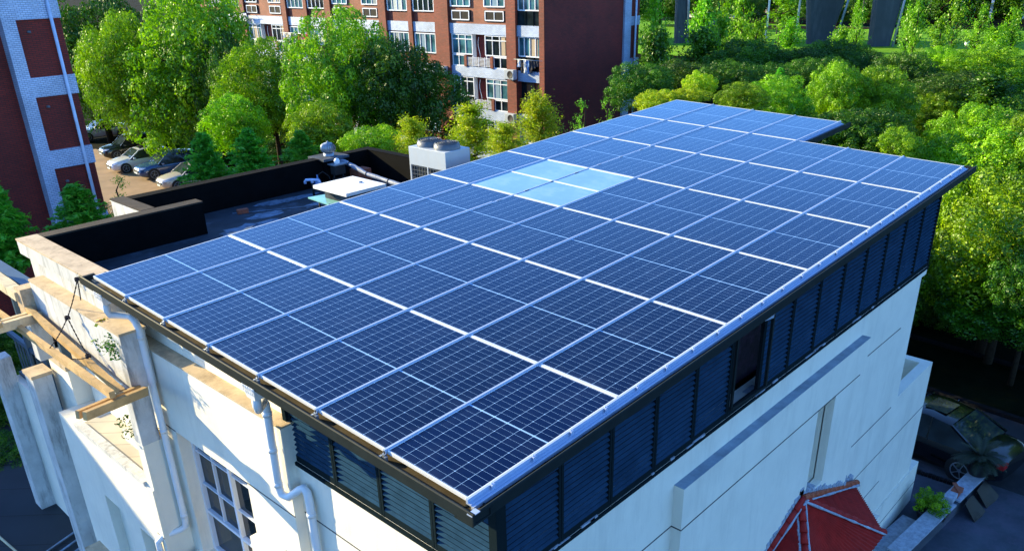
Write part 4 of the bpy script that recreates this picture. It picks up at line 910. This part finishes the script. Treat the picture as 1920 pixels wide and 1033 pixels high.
for kind, y0, y1 in bays:
    for k, zb in enumerate((2.8, .0, -2.8, -5.6, -8.4)):           # underside of each white band; the storey below it
        b = MB(); b.box(XF + .12, XF + .9, y0, y1, zb, zb + .67); bp(b, 'tile_band', M['tilewhite'])
        if k == 4: continue
        zf = zb - 2.13                                              # top of the band below
        rec = MB(); W_ = y1 - y0
        if kind == 'B':
            rec.box(XF + .6, XF + .9, y0, y1, zf, zb); bp(rec, 'balcony_wall', M['bricktan'])
            if k != 2: window(XF + .22, y0 + .05, y1 - .05, zb - 1.22, zb - .03, 4, [])
            if k == 2:
                b = MB(); b.box(XF + .5, XF + .58, y0 + .9, y1, zf, zb - .1); b.box(XF + .3, XF + .36, y0, y1, zf + .75, zf + .8); bp(b, 'balcony_opening', M['glass'])
                b = MB(); b.box(XF + .4, XF + .6, y0 + 1.3, y1 - .1, zf + .1, zf + 1.0); bp(b, 'yellow_cupboard', plain('yellow cupboard', (.65, .38, .06), .6))
            else:
                b = MB(); b.box(XF + .25, XF + .3, y0, y1, zb - 2.1, zb - 1.28); bp(b, 'balcony_glazing', M['glass'])
                b = MB()
                for q in range(4): b.box(XF + .2, XF + .25, y0 + W_ * q / 3 - .02, y0 + W_ * q / 3 + .02, zf, zb - 1.25)
                each(b, 'balcony_rail', M['louverframe'], blk, BO)
        elif kind == 'T':
            if k == 1 or k == 2 or k == 3:
                rec.box(XF + .55, XF + .9, y0, y1, zf, zb); bp(rec, 'recess_wall', M['brickred'])
                for a, c, side in ((y0 + .12, y0 + 2.15, 1), (y1 - 2.15, y1 - .12, -1)):
                    window(XF + .16, a, c, zb - 1.32, zb - .04, 3, [zb - .34]); lo0, lo1 = (a, c - .75) if side > 0 else (a + .75, c)
                    window(XF + .16, lo0, lo1, zf + .02, zb - 1.4, 2)
                    b = MB(); b.box(XF + .21, XF + .55, a, a + .06, zf, zb - .02); b.box(XF + .21, XF + .55, c - .06, c, zf, zb - .02); each(b, 'bay_side', M['winframe'], blk, BO)
                b = MB(); ya, yb = y0 + 1.5, y1 - 1.5
                for q in range(7): b.beam((XF + .12, ya + .1, zf + .1 + q * .085), (XF + .12, yb - .1, zf + .1 + q * .085), .05, .03)
                for q in range(5): y = ya + .1 + (yb - ya - .2) * q / 4; b.box(XF + .08, XF + .12, y - .02, y + .02, zf + .02, zf + .68)
                bp(b, 'louvre_grille', M['winframe'])
                b = MB(); b.box(XF + .05, XF + .5, ya - .12, ya + .12, zf, zf + .74); b.box(XF + .05, XF + .5, yb - .12, yb + .12, zf, zf + .74); each(b, 'brick_post', M['bricklit'], blk, BO)
                b = MB(); pts_ = [(XF + .5, (y0 + y1) / 2 + .3 + .1 * math.sin(t), zb - .2 - t * .28) for t in range(6)]; b.tube(pts_, .025, 5); bp(b, 'hose', M['winframe'])
            else:
                rec.box(XF + .2, XF + .9, y0, y1, zf, zb); bp(rec, 'brick_panel', M['bricktan'])
                for a, c in ((y0 + .3, y0 + 2.0), (y1 - 2.0, y1 - .3)):
                    b = MB(); b.box(XF + .12, XF + .205, a - .1, c + .1, zf + .18, zf + .86); bp(b, 'niche_shade', M['dark'])  # black box proud of the wall; its colour stands for recess shade
                    window(XF + .09, a, c, zf + .24, zf + .82, 2)
                    window(XF + .1, a - .1, c + .1, zf + 1.1, zb - .02, 3, [])
        else:
            rec.box(XF + .2, XF + .9, y0, y1, zf, zb); bp(rec, 'brick_panel', M['bricklit'])
            mid = (y0 + y1) / 2
            b = MB(); b.box(XF + .02, XF + .2, mid - .22, mid + .22, zf, zb + .67); bp(b, 'middle_pier', M['bricklit'])
            for a, c in ((y0 + .15, mid - .35), (mid + .35, y1 - .15)): window(XF + .1, a, c, zb - 1.4, zb - .1, 4)
b = MB(); b.box(XF - .3, 48.2, YC - .3, 76.2, ZTOP, ZTOP + .25); bp(b, 'roof', M['concrete'])
# outdoor units and washing hung on the block
def acunit(x, y, z, rz, lb):
    h = empty('air_conditioner', (x, y, z), rz, lb, 'air conditioner', 'air conditioners on the apartment block')
    b = MB(); b.box(-.18, .18, -.42, .42, -.3, .3); b.build('casing', M['acwhite'], h, bevel=.02)
    b = MB(); b.lathe((0, 0, 0), [(0, 0), (.22, 0), (.24, .012), (.25, 0)], 20); o = b.build('fan_grille', M['black'], h); o.rotation_euler = (0, R_(-90), 0); o.location = (-.182, -.1, 0)
    b = MB(); b.box(-.18, .2, -.35, -.3, -.36, -.3); b.box(-.18, .2, .3, .35, -.36, -.3); b.build('bracket', M['steel'], h)
acunit(XF - .25, 34.4, -2.35, 0, 'white air conditioner beside the open balcony at the near corner'); acunit(XF - .15, 41.2, -2.5, 0, 'white air conditioner half hidden by the shaded dark tree')
acunit(XF - .2, 60.2, -1.75, 0, 'white air conditioner under the washing line on the block'); acunit(XF - .2, 34.5, -5.2, 0, 'white air conditioner low at the near corner above the bamboo')
def washing(x, y0, y1, z, cols, lb, rods=True):
    h = empty('washing_line', (x, (y0 + y1) / 2, z), 0, lb, 'washing'); b = MB(); b.tube([(0, y0 - (y0 + y1) / 2 - .3, 0), (0, y1 - (y0 + y1) / 2 + .3, 0)], .025, 6); b.tube([(0, y0 - (y0 + y1) / 2, 0), (.5, y0 - (y0 + y1) / 2, .05)], .02, 6); b.tube([(0, y1 - (y0 + y1) / 2, 0), (.5, y1 - (y0 + y1) / 2, .05)], .02, 6); b.build('pole', M['steel'], h)
    rr = random.Random(len(lb)); n = len(cols); ym = (y0 + y1) / 2
    for i, c in enumerate(cols):
        b = MB(); yc = y0 + (y1 - y0) * (i + .5) / n - ym; w = (y1 - y0) / n * .46; L_ = rr.uniform(.35, .95); vs = []
        for j in range(6):
            for q in range(5): vs.append((.05 * math.sin(q * 2 + j * .6 + i), yc + w * (q / 2 - 1) * (1 - .18 * j / 5 * rr.random()), -L_ * j / 5))
        b.add(vs, [(j * 5 + q, j * 5 + q + 1, (j + 1) * 5 + q + 1, (j + 1) * 5 + q) for j in range(5) for q in range(4)], c, True); b.build('garment', None, h)
cr, cw, cb, cp, ck, cy_ = cloth('red', (.55, .06, .05)), cloth('white', (.75, .76, .78)), cloth('blue', (.10, .22, .50)), cloth('pink', (.60, .25, .25)), cloth('dark', (.03, .03, .04)), cloth('cream', (.7, .62, .42))
washing(XF - .5, 55.3, 60.9, -.55, [cw, ck, cw, cb, cr, cr, cp, cr, cw, ck, cw, cy_, cw], 'long washing line with red and pale clothes on the apartment block')
washing(XF + .0, 32.1, 34.0, -1.4, [ck, ck, ck, cb, cw, ck, cw], 'short row of white and dark clothes on the corner balcony')
washing(XF - .4, 66.5, 70.5, .9, [cw, cw, cw], 'white washing behind the top of the biggest tree')

# ================================================================ CARS
def car(name, loc, rz, paint, label, L_=4.4, W_=1.8, H=1.46, kind='hatch', group=None):
    """nose towards local -x"""
    root = empty(name, loc, rz, label, 'car', group); hl_ = L_ / 2; hw_ = W_ / 2
    # stations along the length: x, half width, sill z, bumper/belt z, top (bonnet / boot) z
    if kind == 'suv': st = [(-1, .60, .42, .62, .72), (-.97, .80, .30, .66, .84), (-.85, .92, .24, .72, .95), (-.55, .98, .22, .82, 1.03), (-.42, .99, .22, .86, 1.06), (.0, 1, .22, .88, 1.04), (.55, 1, .22, .90, 1.05), (.82, .97, .25, .92, 1.06), (.96, .88, .32, .90, 1.02), (1, .74, .42, .80, .92)]
    else: st = [(-1, .55, .36, .52, .60), (-.97, .78, .24, .56, .70), (-.86, .91, .19, .62, .82), (-.58, .97, .17, .74, .92), (-.42, .99, .17, .78, .96), (.0, 1, .17, .81, .95), (.5, 1, .17, .84, .97), (.8, .97, .2, .86, .99), (.95, .88, .27, .85, .97), (1, .74, .36, .74, .86)]
    k = H / (1.46 if kind != 'suv' else 1.66)
    prof = []
    for x, w, z0, zb, zt in st:
        X, w = x * hl_, w * hw_; z0, zb, zt = z0 * k, zb * k, zt * k
        half = [(w * .80, z0), (w * .96, z0 + .08), (w, (z0 + zb) / 2), (w * .985, zb), (w * .90, zb + (zt - zb) * .75), (w * .6, zt + .012), (0, zt + .025)]
        prof.append([(X, -y, z) for y, z in half] + [(X, y, z) for y, z in half[-2::-1]])
    b = MB(); n = len(prof[0]); vs = [p for s in prof for p in s]
    b.add(vs, [(i * n + j, i * n + j + 1, (i + 1) * n + j + 1, (i + 1) * n + j) for i in range(len(prof) - 1) for j in range(n - 1)], None, True)
    b.add(prof[0], [list(range(n))]); b.add(prof[-1], [list(range(n))[::-1]])
    body = b.build('body', M[paint], root, recalc=True)
    for c_ in (1,):
        sb = body.modifiers.new('sub', 'SUBSURF'); sb.levels = 1; sb.render_levels = 1
    # greenhouse
    if kind == 'suv': gs = [(-.44, .93, 1.0, 1.04), (-.16, .80, 1.52, 1.56), (.05, .79, 1.60, 1.645), (.45, .78, 1.58, 1.63), (.80, .74, 1.46, 1.52), (.97, .82, .98, 1.02)]
    elif kind == 'sedan': gs = [(-.42, .92, .9, .94), (-.12, .76, 1.36, 1.40), (.1, .75, 1.42, 1.455), (.38, .74, 1.36, 1.40), (.72, .84, .97, 1.0)]
    else: gs = [(-.45, .92, .88, .92), (-.12, .77, 1.37, 1.41), (.08, .76, 1.425, 1.465), (.48, .74, 1.38, 1.42), (.84, .70, 1.2, 1.25), (.96, .78, .92, .95)]
    G_ = []
    for x, w, zs, zt in gs: G_.append((x * hl_, w * hw_, zs * k, zt * k))
    zb0 = .80 * k if kind != 'suv' else .9 * k
    g = MB(); rf = MB(); n = len(G_)
    bl = [(x, hw_ * .955) for x, *_ in G_]
    for s in (-1, 1):                                              # side glass
        for i in range(1, n - 1 if True else n):
            pass
        top = [(x, s * w, z) for x, w, z, zt in G_]; bot = [(x * (1.0 if 0 < i < n - 1 else 1.0), s * hw_ * .95, zb0 + .04) for i, (x, w, z, zt) in enumerate(G_)]
        g.add(top + bot, [(i, i + 1, n + i + 1, n + i) for i in range(n - 1)])
    # windscreen and rear glass
    x0, w0, z0, _ = G_[0]; x1, w1, z1, _ = G_[1]; g.add([(x0, -w0, z0), (x0, w0, z0), (x1, w1, z1), (x1, -w1, z1)], [(0, 1, 2, 3)])
    x0, w0, z0, _ = G_[-1]; x1, w1, z1, _ = G_[-2]; g.add([(x0, -w0, z0), (x0, w0, z0), (x1, w1, z1), (x1, -w1, z1)], [(0, 1, 2, 3)])
    g.build('windows', M['carglass'], root, recalc=True)
    rows = []
    for i in range(1, n - 1):
        x, w, zs, zt = G_[i]; rows.append([(x, -w - .01, zs - .01), (x, -w * .9, zt - .015), (x, -w * .5, zt), (x, 0, zt + .008), (x, w * .5, zt), (x, w * .9, zt - .015), (x, w + .01, zs - .01)])
    rf.add([p for r in rows for p in r], [(i * 7 + j, i * 7 + j + 1, (i + 1) * 7 + j + 1, (i + 1) * 7 + j) for i in range(len(rows) - 1) for j in range(6)], None, True)
    for s in (-1, 1):                                              # pillars
        for i, j, t in ((0, 1, .05), (n - 1, n - 2, .07)):
            a, c = G_[i], G_[j]; rf.beam((a[0], s * (hw_ * .93), a[2]), (c[0], s * (c[1] + .008), c[2]), .055, .06)
        xm = (G_[1][0] + G_[n - 2][0]) / 2 + .12; rf.beam((xm, s * hw_ * .957, zb0), (xm - .03, s * (G_[2][1] + .012), G_[2][2]), .07, .03)
    rf.build('roof', M[paint], root, recalc=True)
    if kind != 'suv':
        b = MB(); x1, x2 = G_[2][0] - .25, G_[2][0] + .35; b.box(x1, x2, -.38, .38, G_[2][3] + .004, G_[2][3] + .012); b.build('sunroof', M['carglass'], root)
    wr = .33 * k if kind != 'suv' else .37
    for x in (-hl_ * .62, hl_ * .60):
        for s in (-1, 1):
            w = MB(); y = s * (hw_ - .09); w.tube([(x, y - .1, wr), (x, y + .1, wr)], wr, 20); wh = w.build('wheel', M['black'], root)
            r = MB(); yo = y + s * .102
            r.tube([(x, yo - s * .01, wr), (x, yo, wr)], wr * .16, 10)
            for q in range(5):
                a = q * 2 * math.pi / 5; r.beam((x + .04 * math.cos(a), yo, wr + .04 * math.sin(a)), (x + wr * .66 * math.cos(a), yo, wr + wr * .66 * math.sin(a)), .02, .055, up=(0, 1, 0))
            r.tube([(x + wr * .68 * math.cos(t), yo, wr + wr * .68 * math.sin(t)) for t in [i * math.pi / 10 for i in range(21)]], .018, 6); r.build('rim', M['steel'], wh)
            a = MB(); a.tube([(x, y + s * .06, wr), (x, y + s * .098, wr)], wr * 1.14, 22); a.build('wheel_arch', M['black'], root)
    zh = .62 * k if kind != 'suv' else .76
    for s in (-1, 1):
        b = MB(); b.add([(-hl_ * .985, s * hw_ * .56, zh - .05), (-hl_ * .90, s * hw_ * .86, zh), (-hl_ * .80, s * hw_ * .93, zh + .10), (-hl_ * .90, s * hw_ * .72, zh + .11), (-hl_ * .975, s * hw_ * .52, zh + .05)], [(0, 1, 2, 3, 4)])
        b.v = [(x - .035, y * 1.02, z + .03) for x, y, z in b.v]; b.build('headlight', M['lamp'], root)
        b = MB(); b.box(hl_ * .93, hl_ * 1.005, s * hw_ * .58, s * hw_ * .86, zh + .12, zh + .26); b.build('tail_light', M['redlamp'], root)
        b = MB(); b.box(-hl_ * .36, -hl_ * .28, s * (hw_ + .02), s * (hw_ + .18), zb0 + .07, zb0 + .19); b.build('mirror', M[paint], root, bevel=.03)
    b = MB(); b.box(-hl_ * 1.012, -hl_ * .97, -hw_ * .48, hw_ * .48, zh - .2, zh - .02); b.build('grille', M['black'], root)
    b = MB(); b.box(-hl_ * 1.018, -hl_ * 1.01, -.24, .24, zh - .30, zh - .2); b.build('number_plate', M['plate'], root)
    return root
GCAR = 'cars parked in the sandy lot'
for (px, py, paint, kind, lb, dx, H) in (
    (190, 262, 'cargrey', 'sedan', 'pale sedan half hidden behind the brown tiled tower', -.9, 1.44),
    (224, 301, 'cardark', 'suv', 'dark SUV between the pale sedan and the white hatchback', 0, 1.66),
    (241, 325, 'carwhite', 'hatch', 'white hatchback parked nose out beside the blue car', 0, 1.47),
    (294, 338, 'carblue', 'suv', 'blue SUV between the white hatchback and the beige car', 0, 1.62),
    (338, 358, 'carsilver', 'hatch', 'beige car with a golden lit bonnet behind the feathery conifer', 0, 1.47)):
    p = CAM + ray(px, py) * ((G0 - CAM[2]) / ray(px, py)[2])
    L_ = 4.5; car('parked_car', (p[0] + L_ * .31 + dx, p[1] + .85, G0 + .01), R_(-4), paint, lb, L_, 1.82, H, kind, GCAR)
car('parked_car', (18.3, .7, G0 + .01), R_(-99), 'carblack', 'black car standing in deep shade on the road right of the villa', 4.75, 1.85, 1.5, 'sedan')
# bicycles by the tower
def bike(loc, rz, lb):
    h = empty('bicycle', loc, rz, lb, 'bicycle', 'bicycles by the brown tower')
    for x in (-.52, .52):
        b = MB(); b.tube([(x + .33 * math.cos(t), 0, .33 + .33 * math.sin(t)) for t in [i * math.pi / 12 for i in range(25)]], .022, 6)
        for q in range(6): a = q * math.pi / 3; b.tube([(x, 0, .33), (x + .32 * math.cos(a), 0, .33 + .32 * math.sin(a))], .005, 4)
        b.build('wheel', M['black'], h)
    b = MB()
    for a, c in (((-.52, 0, .33), (-.1, 0, .3)), ((-.1, 0, .3), (-.22, 0, .85)), ((-.22, 0, .75), (.38, 0, .8)), ((-.1, 0, .3), (.4, 0, .72)), ((.52, 0, .33), (.36, 0, .98)), ((-.52, 0, .33), (-.2, 0, .72))): b.tube([a, c], .02, 6)
    b.build('frame', M['cardark'], h); b = MB(); b.box(-.36, -.1, -.07, .07, .85, .9); b.build('saddle', M['black'], h); b = MB(); b.tube([(.3, -.28, 1.0), (.36, 0, .98), (.3, .28, 1.0)], .016, 6); b.build('handlebar', M['steel'], h)
for i, (px, py) in enumerate(((212, 412), (224, 405))):
    p = CAM + ray(px, py) * ((G0 - CAM[2]) / ray(px, py)[2]); bike((p[0], p[1], G0 + .01), R_(20 + 40 * i), ('dark bicycle nearest the brown tower behind the white parapet end', 'dark bicycle further right on the sandy lot behind the white parapet end')[i])

# ================================================================ VIADUCT, FAR VILLAS, POLES, FAR WALLS
via = empty('viaduct', (80, 30, -4.3), label='elevated concrete road whose tall piers rise behind the trees', cat='viaduct'); VV = -Vector(via.location)
def pier(px0, px1, pyb, top0, top1, d, name='pier'):
    a, c = at(px0, pyb, d), at(px1, pyb, d); u = Vector(c - a); u.z = 0; w = u.length; u.normalize(); nrm = Vector((-u.y, u.x, 0)); a = Vector(a); base = a.z - 3
    s = d / FPX; b = MB(); zt = 7.0; zc = at(px0, 0, d)[2]; dz = (zt - a.z) / max(.5, zc - a.z)
    lean = lambda q: q + (q - 1044) / (3893 - pyb) * pyb
    l0 = (top0 - lean(px0)) * s * dz; l1 = (top1 - lean(px1)) * s * dz; D = w * .45
    c0 = [a, a + u * w]; c1 = [a + u * l0, a + u * (w + l1)]
    prof = []
    for z, e, f_ in ((base, 0, 0), (a.z, 0, 0), (zt, l0, l1)):
        p, q = a + u * e, a + u * (w + f_); ch = .12 * w
        prof.append([Vector((v_.x, v_.y, z)) for v_ in (p + u * ch, q - u * ch, q + nrm * ch, q + nrm * (D - ch), q + nrm * D - u * ch, p + nrm * D + u * ch, p + nrm * (D - ch), p + nrm * ch)])
    b.extr(prof, None); o = b.build(name, M['concrete'], via, VV); 
    b = MB(); b.tube([a + u * (w * .93) - nrm * .15 + Vector((0, 0, -3)), a + u * (w * .93 + l1) - nrm * .15 + Vector((0, 0, zt - a.z))], .13, 8); b.build('drain_pipe', M['steel'], via, VV)
pier(1265, 1292, 78, 1268, 1294, 92); pier(1515, 1552, 95, 1516, 1586, 88); pier(1628, 1665, 105, 1642, 1694, 84)
a, c = at(1278, 0, 92), at(1665, 0, 84); d_ = Vector(c - a); d_.z = 0; d_.normalize(); m_ = Vector((a[0], a[1], 8)) 
b = MB(); b.beam(m_ - d_ * 120, m_ + d_ * 160, 9, 2.0); b.build('deck', M['concrete'], via, VV)
def house(px, py, d, w, hh, dep, rz, lb, wallm, roofm, storeys=2, balustrade=False):
    p = at(px, py, d); gz = ground(p[0], p[1]); h = empty('far_house', (p[0], p[1], gz), rz, lb, 'house'); zt = hh
    b = MB(); b.box(0, dep, -w / 2, w / 2, 0, zt); b.build('wall', wallm, h)
    b = MB(); b.add([(-.6, -w / 2 - .6, zt), (dep + .6, -w / 2 - .6, zt), (dep + .6, w / 2 + .6, zt), (-.6, w / 2 + .6, zt), (dep / 2, -w / 2 + 3, zt + 3), (dep / 2, w / 2 - 3, zt + 3)], [(0, 1, 4), (1, 2, 5, 4), (2, 3, 5), (3, 0, 4, 5), (3, 2, 1, 0)]); b.build('roof', roofm, h)
    n = int(w / 2.6)
    for s_ in range(storeys):
        for i in range(n):
            y = -w / 2 + (i + .5) * w / n; z = .8 + s_ * 3.3; g = MB(); g.box(-.03, .05, y - .6, y + .6, z, z + 1.8); o = g.build('window', M['glass'], h); f = MB()
            for q in (-.62, 0, .62): f.box(-.07, -.03, y + q - .05, y + q + .05, z - .05, z + 1.85)
            f.box(-.08, -.03, y - .7, y + .7, z - .1, z); f.box(-.08, -.03, y - .7, y + .7, z + 1.8, z + 1.9); f.build('window_frame', M['winframe'], o)
    if balustrade:
        b = MB(); zz = 3.0; b.box(-2.2, 0, -w / 2, w / 2, zz, zz + .35); b.box(-2.2, -2.0, -w / 2, w / 2, zz + 1.15, zz + 1.35)
        for i in range(int(w / .45)): y = -w / 2 + .2 + i * .45; b.box(-2.17, -2.03, y - .07, y + .07, zz + .35, zz + 1.15)
        for i in range(int(w / 4) + 1): y = -w / 2 + i * 4; b.box(-2.22, -1.98, y - .2, y + .2, zz + .35, zz + 1.4)
        b.build('balustrade', M['winframe'], h)
        b = MB()
        for i in range(int(w / 4) + 1): y = -w / 2 + i * 4; b.box(-2.2, -1.9, y - .18, y + .18, 0, zz)
        b.build('porch_column', M['winframe'], h)
house(1840, 55, 118, 26, 8.5, 12, R_(8), 'far brick villa with a white balustrade at the top right', M['bricklit'], M['tile'], 2, True)
house(1500, 20, 138, 22, 8, 12, R_(5), 'far brick villa behind the trees between the piers', M['bricktan'], M['tile'], 2, True)
house(1320, 28, 132, 10, 9, 10, R_(0), 'far white building behind the leftmost viaduct pier', M['stucco'], M['felt'], 2, False)
house(1660, 20, 142, 16, 8, 12, R_(5), 'far brick villa hidden behind the leaning pier', M['bricklit'], M['tile'], 2, False)
def wallseg(px0, px1, py0, py1, d0, d1, hh, lb, mat):
    a, c = Vector(at(px0, py0, d0)), Vector(at(px1, py1, d1)); b = MB(); o = (a + c) / 2
    b.beam(a - o + Vector((0, 0, -1)), c - o + Vector((0, 0, -1)), .3, hh + 2); b.beam(a - o + Vector((0, 0, hh / 2 + .05)), c - o + Vector((0, 0, hh / 2 + .05)), .4, .12); tag(b.build('garden_wall', mat, None, o), lb, 'wall')
wallseg(1400, 1640, 62, 66, 108, 104, 1.6, 'low brown garden wall behind the bright lawn', M['bricktan']); wallseg(1700, 1925, 88, 100, 96, 84, 1.4, 'dark garden wall in front of the far brick villa', M['brickred'])
wallseg(1296, 1345, 70, 50, 92, 96, 1.2, 'short grey wall right of the leftmost viaduct pier', M['concrete'])
def pole(px, pyb, pyt, d, r, mat, lb, lean=0, name='pole'):
    p = at(px, pyb, d); hh = at(px, pyt, d)[2] - p[2]; h = empty(name, (p[0], p[1], p[2] - 1), 0, lb, 'pole'); b = MB(); b.tube([(0, 0, 0), (lean, 0, hh + 1)], [r, r * .7], 8); b.build('post', mat, h)
    b = MB(); b.lathe((0, 0, .0), [(r * 2, 0), (r * 2, 1.2), (r * 1.2, 1.3)], 8); b.build('base', mat, h); b = MB(); b.lathe((lean, 0, hh + 1), [(r, 0), (r * 1.5, .03), (0, .08)], 8); b.build('cap', mat, h)
for px, pb, pt, d, r, mt_, lb in ((1436, 70, -30, 90, .14, 'stucco', 'pale pole left of the pair on the lawn'), (1492, 74, -30, 90, .14, 'stucco', 'pale pole right of the pair on the lawn'), (1453, 90, 10, 84, .08, 'black', 'thin dark pole between the pale poles'), (1345, 60, -30, 92, .09, 'black', 'thin dark pole right of the leftmost pier'), (1232, 55, -20, 86, .09, 'black', 'thin dark pole at the left of the lawn'), (1608, 85, -10, 82, .08, 'black', 'thin dark pole left of the leaning pier')):
    pole(px, pb, pt, d, r, M[mt_], lb)
p = at(1808, 110, 70); h = empty('garden_lamp', (p[0], p[1], p[2]), 0, 'small garden lamp with a white globe near the far villa', 'lamp')
b = MB(); b.tube([(0, 0, 0), (0, 0, 1.0)], .04, 6); b.build('post', M['black'], h); b = MB(); b.lathe((0, 0, 1.0), [(0, 0), (.16, .05), (.22, .2), (.16, .35), (0, .4)], 12); b.build('lamp_globe', M['winframe'], h); b = MB(); b.lathe((0, 0, 1.4), [(.16, 0), (0, .1)], 10); b.build('cap', M['black'], h)

# ================================================================ FRONT PATIO AT THE LOWER RIGHT
b = MB(); b.beam((12.6, -.55, G0 + .2), (17.3, -1.0, G0 + .2), .34, .42); tag(b.build('patio_wall', M['patio'], None, None, .02), 'low stained concrete wall along the front patio', 'wall')
b = MB(); b.beam((12.6, -.55, G0 + .43), (15.4, -.82, G0 + .43), .4, .05); o = b.build('wall_cap', M['mortar'], None); o.parent = bpy.data.objects['patio_wall']
b = MB(); b.beam((15.6, -.84, G0 + .43), (17.3, -1.0, G0 + .43), .4, .05); o = b.build('wall_cap', M['mortar'], None); o.parent = bpy.data.objects['patio_wall']
b = MB(); b.beam((12.8, -.1, G0 + .06), (14.6, -.3, G0 + .06), .5, .12); tag(b.build('patio_step', M['mortar'], None, None, .02), 'pale worn step between the villa wall and the patio wall', 'step')
b = MB(); rnd = random.Random(2)
for k in range(14): x = 16.75 + k * .012; b.beam((16.9 + k * .004, .45 - k * .095, G0 + .05), (16.9 + k * .004, .37 - k * .095, G0 + .05), .12, .06 + rnd.uniform(0, .05))
tag(b.build('drain_grate', M['pot'], None), 'dark broken strip of edging across the patio behind the pot', 'edging')
def planter(loc, r, hh, lb, kind):
    h = empty('potted_plant', loc, 0, lb, 'potted plant'); b = MB(); b.lathe((0, 0, 0), [(r * .62, 0), (r * .85, hh * .35), (r, hh * .85), (r * 1.08, hh * .92), (r * 1.08, hh), (r * .93, hh), (r * .9, hh * .85), (0, hh * .82)], 22); b.build('pot', M['pot'], h); return h
h = planter((14.85, -.62, G0 + .012), .36, .42, 'round green shrub in a dark pot on the patio', 'bush')
me = round_crown(101, 40, 150, .26, .1, 'leaf', .75); c = bpy.data.objects.new('shrub', me); COL.objects.link(c); c.parent = h; c.location = (0, 0, .58); c.scale = (.42, .42, .40)
h = planter((17.15, -.98, G0 + .46), .33, .42, 'palm like cycad in a dark pot at the end of the patio wall', 'palm')
b = MB(); rnd = random.Random(8)
for k in range(46):
    a = k * 2.4; el = rnd.uniform(-.1, 1.2); L_ = rnd.uniform(.5, .72); pr = []; dr = Vector((math.cos(a) * math.cos(el), math.sin(a) * math.cos(el), math.sin(el))); q = Vector((0, 0, .5)); 
    for j in range(9): pr.append(q.copy()); q = q + dr * (L_ / 8); dr.z -= .13; dr.normalize()
    for j in range(1, 9):
        p = pr[j]; d = (pr[j] - pr[j - 1]).normalized(); s = d.cross(Vector((0, 0, 1))).normalized(); l = .13 * math.sin(math.pi * (j + .8) / 10.5)
        for sg in (-1, 1):
            for e in (0, .5):
                p_ = p - d * e * L_ / 8; t_ = p_ + s * sg * l + d * l * .6 - Vector((0, 0, l * .25)); b.add([p_, p_ + d * .035, t_], [(0, 1, 2)])
M['cycad'] = plain('cycad leaves', (.010, .022, .006), .6, 0, .3, 8); b.build('fronds', M['cycad'], h); b = MB(); b.lathe((0, 0, .3), [(.1, 0), (.12, .15), (.07, .25)], 10); b.build('trunk', M['bark'], h)
for i, (x, y, n, lb) in enumerate(((16.55, -1.25, 9, 'stack of dark roof tiles leaning on the patio wall near the cycad'), (15.75, -1.2, 7, 'shorter stack of dark tiles leaning on the patio wall'))):
    h = empty('tile_stack', (x, y, G0 + .01), 0, lb, 'tiles')
    for k in range(n):
        b = MB(); b.beam((k * .06, -.25 - .01 * k, 0), (k * .06, .05, .4 - .012 * k), .022, .3, up=(1, 0, 0)); b.build('tile', M['pot'], h)
b = MB(); b.box(-.18, .18, -.12, .12, 0, .14); o = b.build('small_crate', M['mortar'], None, (15.5, -.82, G0 + .46), .02); tag(o, 'small grey block lying on the patio wall', 'block')
b = MB(); b.box(-.3, .2, -.1, .12, 0, .06); b.beam((-.1, -.1, .08), (.2, .14, .1), .1, .03); o = b.build('broken_tile', M['loose_brick'], None, (15.95, -.85, G0 + .46)); tag(o, 'broken reddish tile piece on the patio wall', 'tile')
b = MB(); b.box(18.6, 19.9, -3.1, -2.2, G0 + .004, G0 + .012); tag(b.build('manhole_cover', M['pot']), 'dark square cover in the road in front of the black car', 'manhole cover')
# slab patio at the lower left
h = empty('long_stick', (-1.2, 15, -7.25), 0, 'long pale stick lying on the grey slab patio', 'stick'); b = MB(); b.tube([(.1, -2.3, .04), (-.1, 0, .03), (-.2, 1.6, .05)], [.022, .03, .02], 7); tag(b.build('long_stick_body', M['woodpale'], h), None)
p = CAM + ray(150, 1012) * ((-7.25 - CAM[2]) / ray(150, 1012)[2])
h = empty('metal_frame', (p[0], p[1], -7.25), R_(20), 'small bent metal frame lying on the grey slab patio', 'frame')
b = MB(); b.tube([(-.6, -.3, .05), (.6, -.3, .05), (.6, .3, .05), (-.6, .3, .05), (-.6, -.3, .05)], .03, 6); b.build('outer_bar', M['steel'], h); b = MB(); b.tube([(-.6, 0, .06), (.6, 0, .06)], .025, 6); b.build('cross_bar', M['steel'], h)
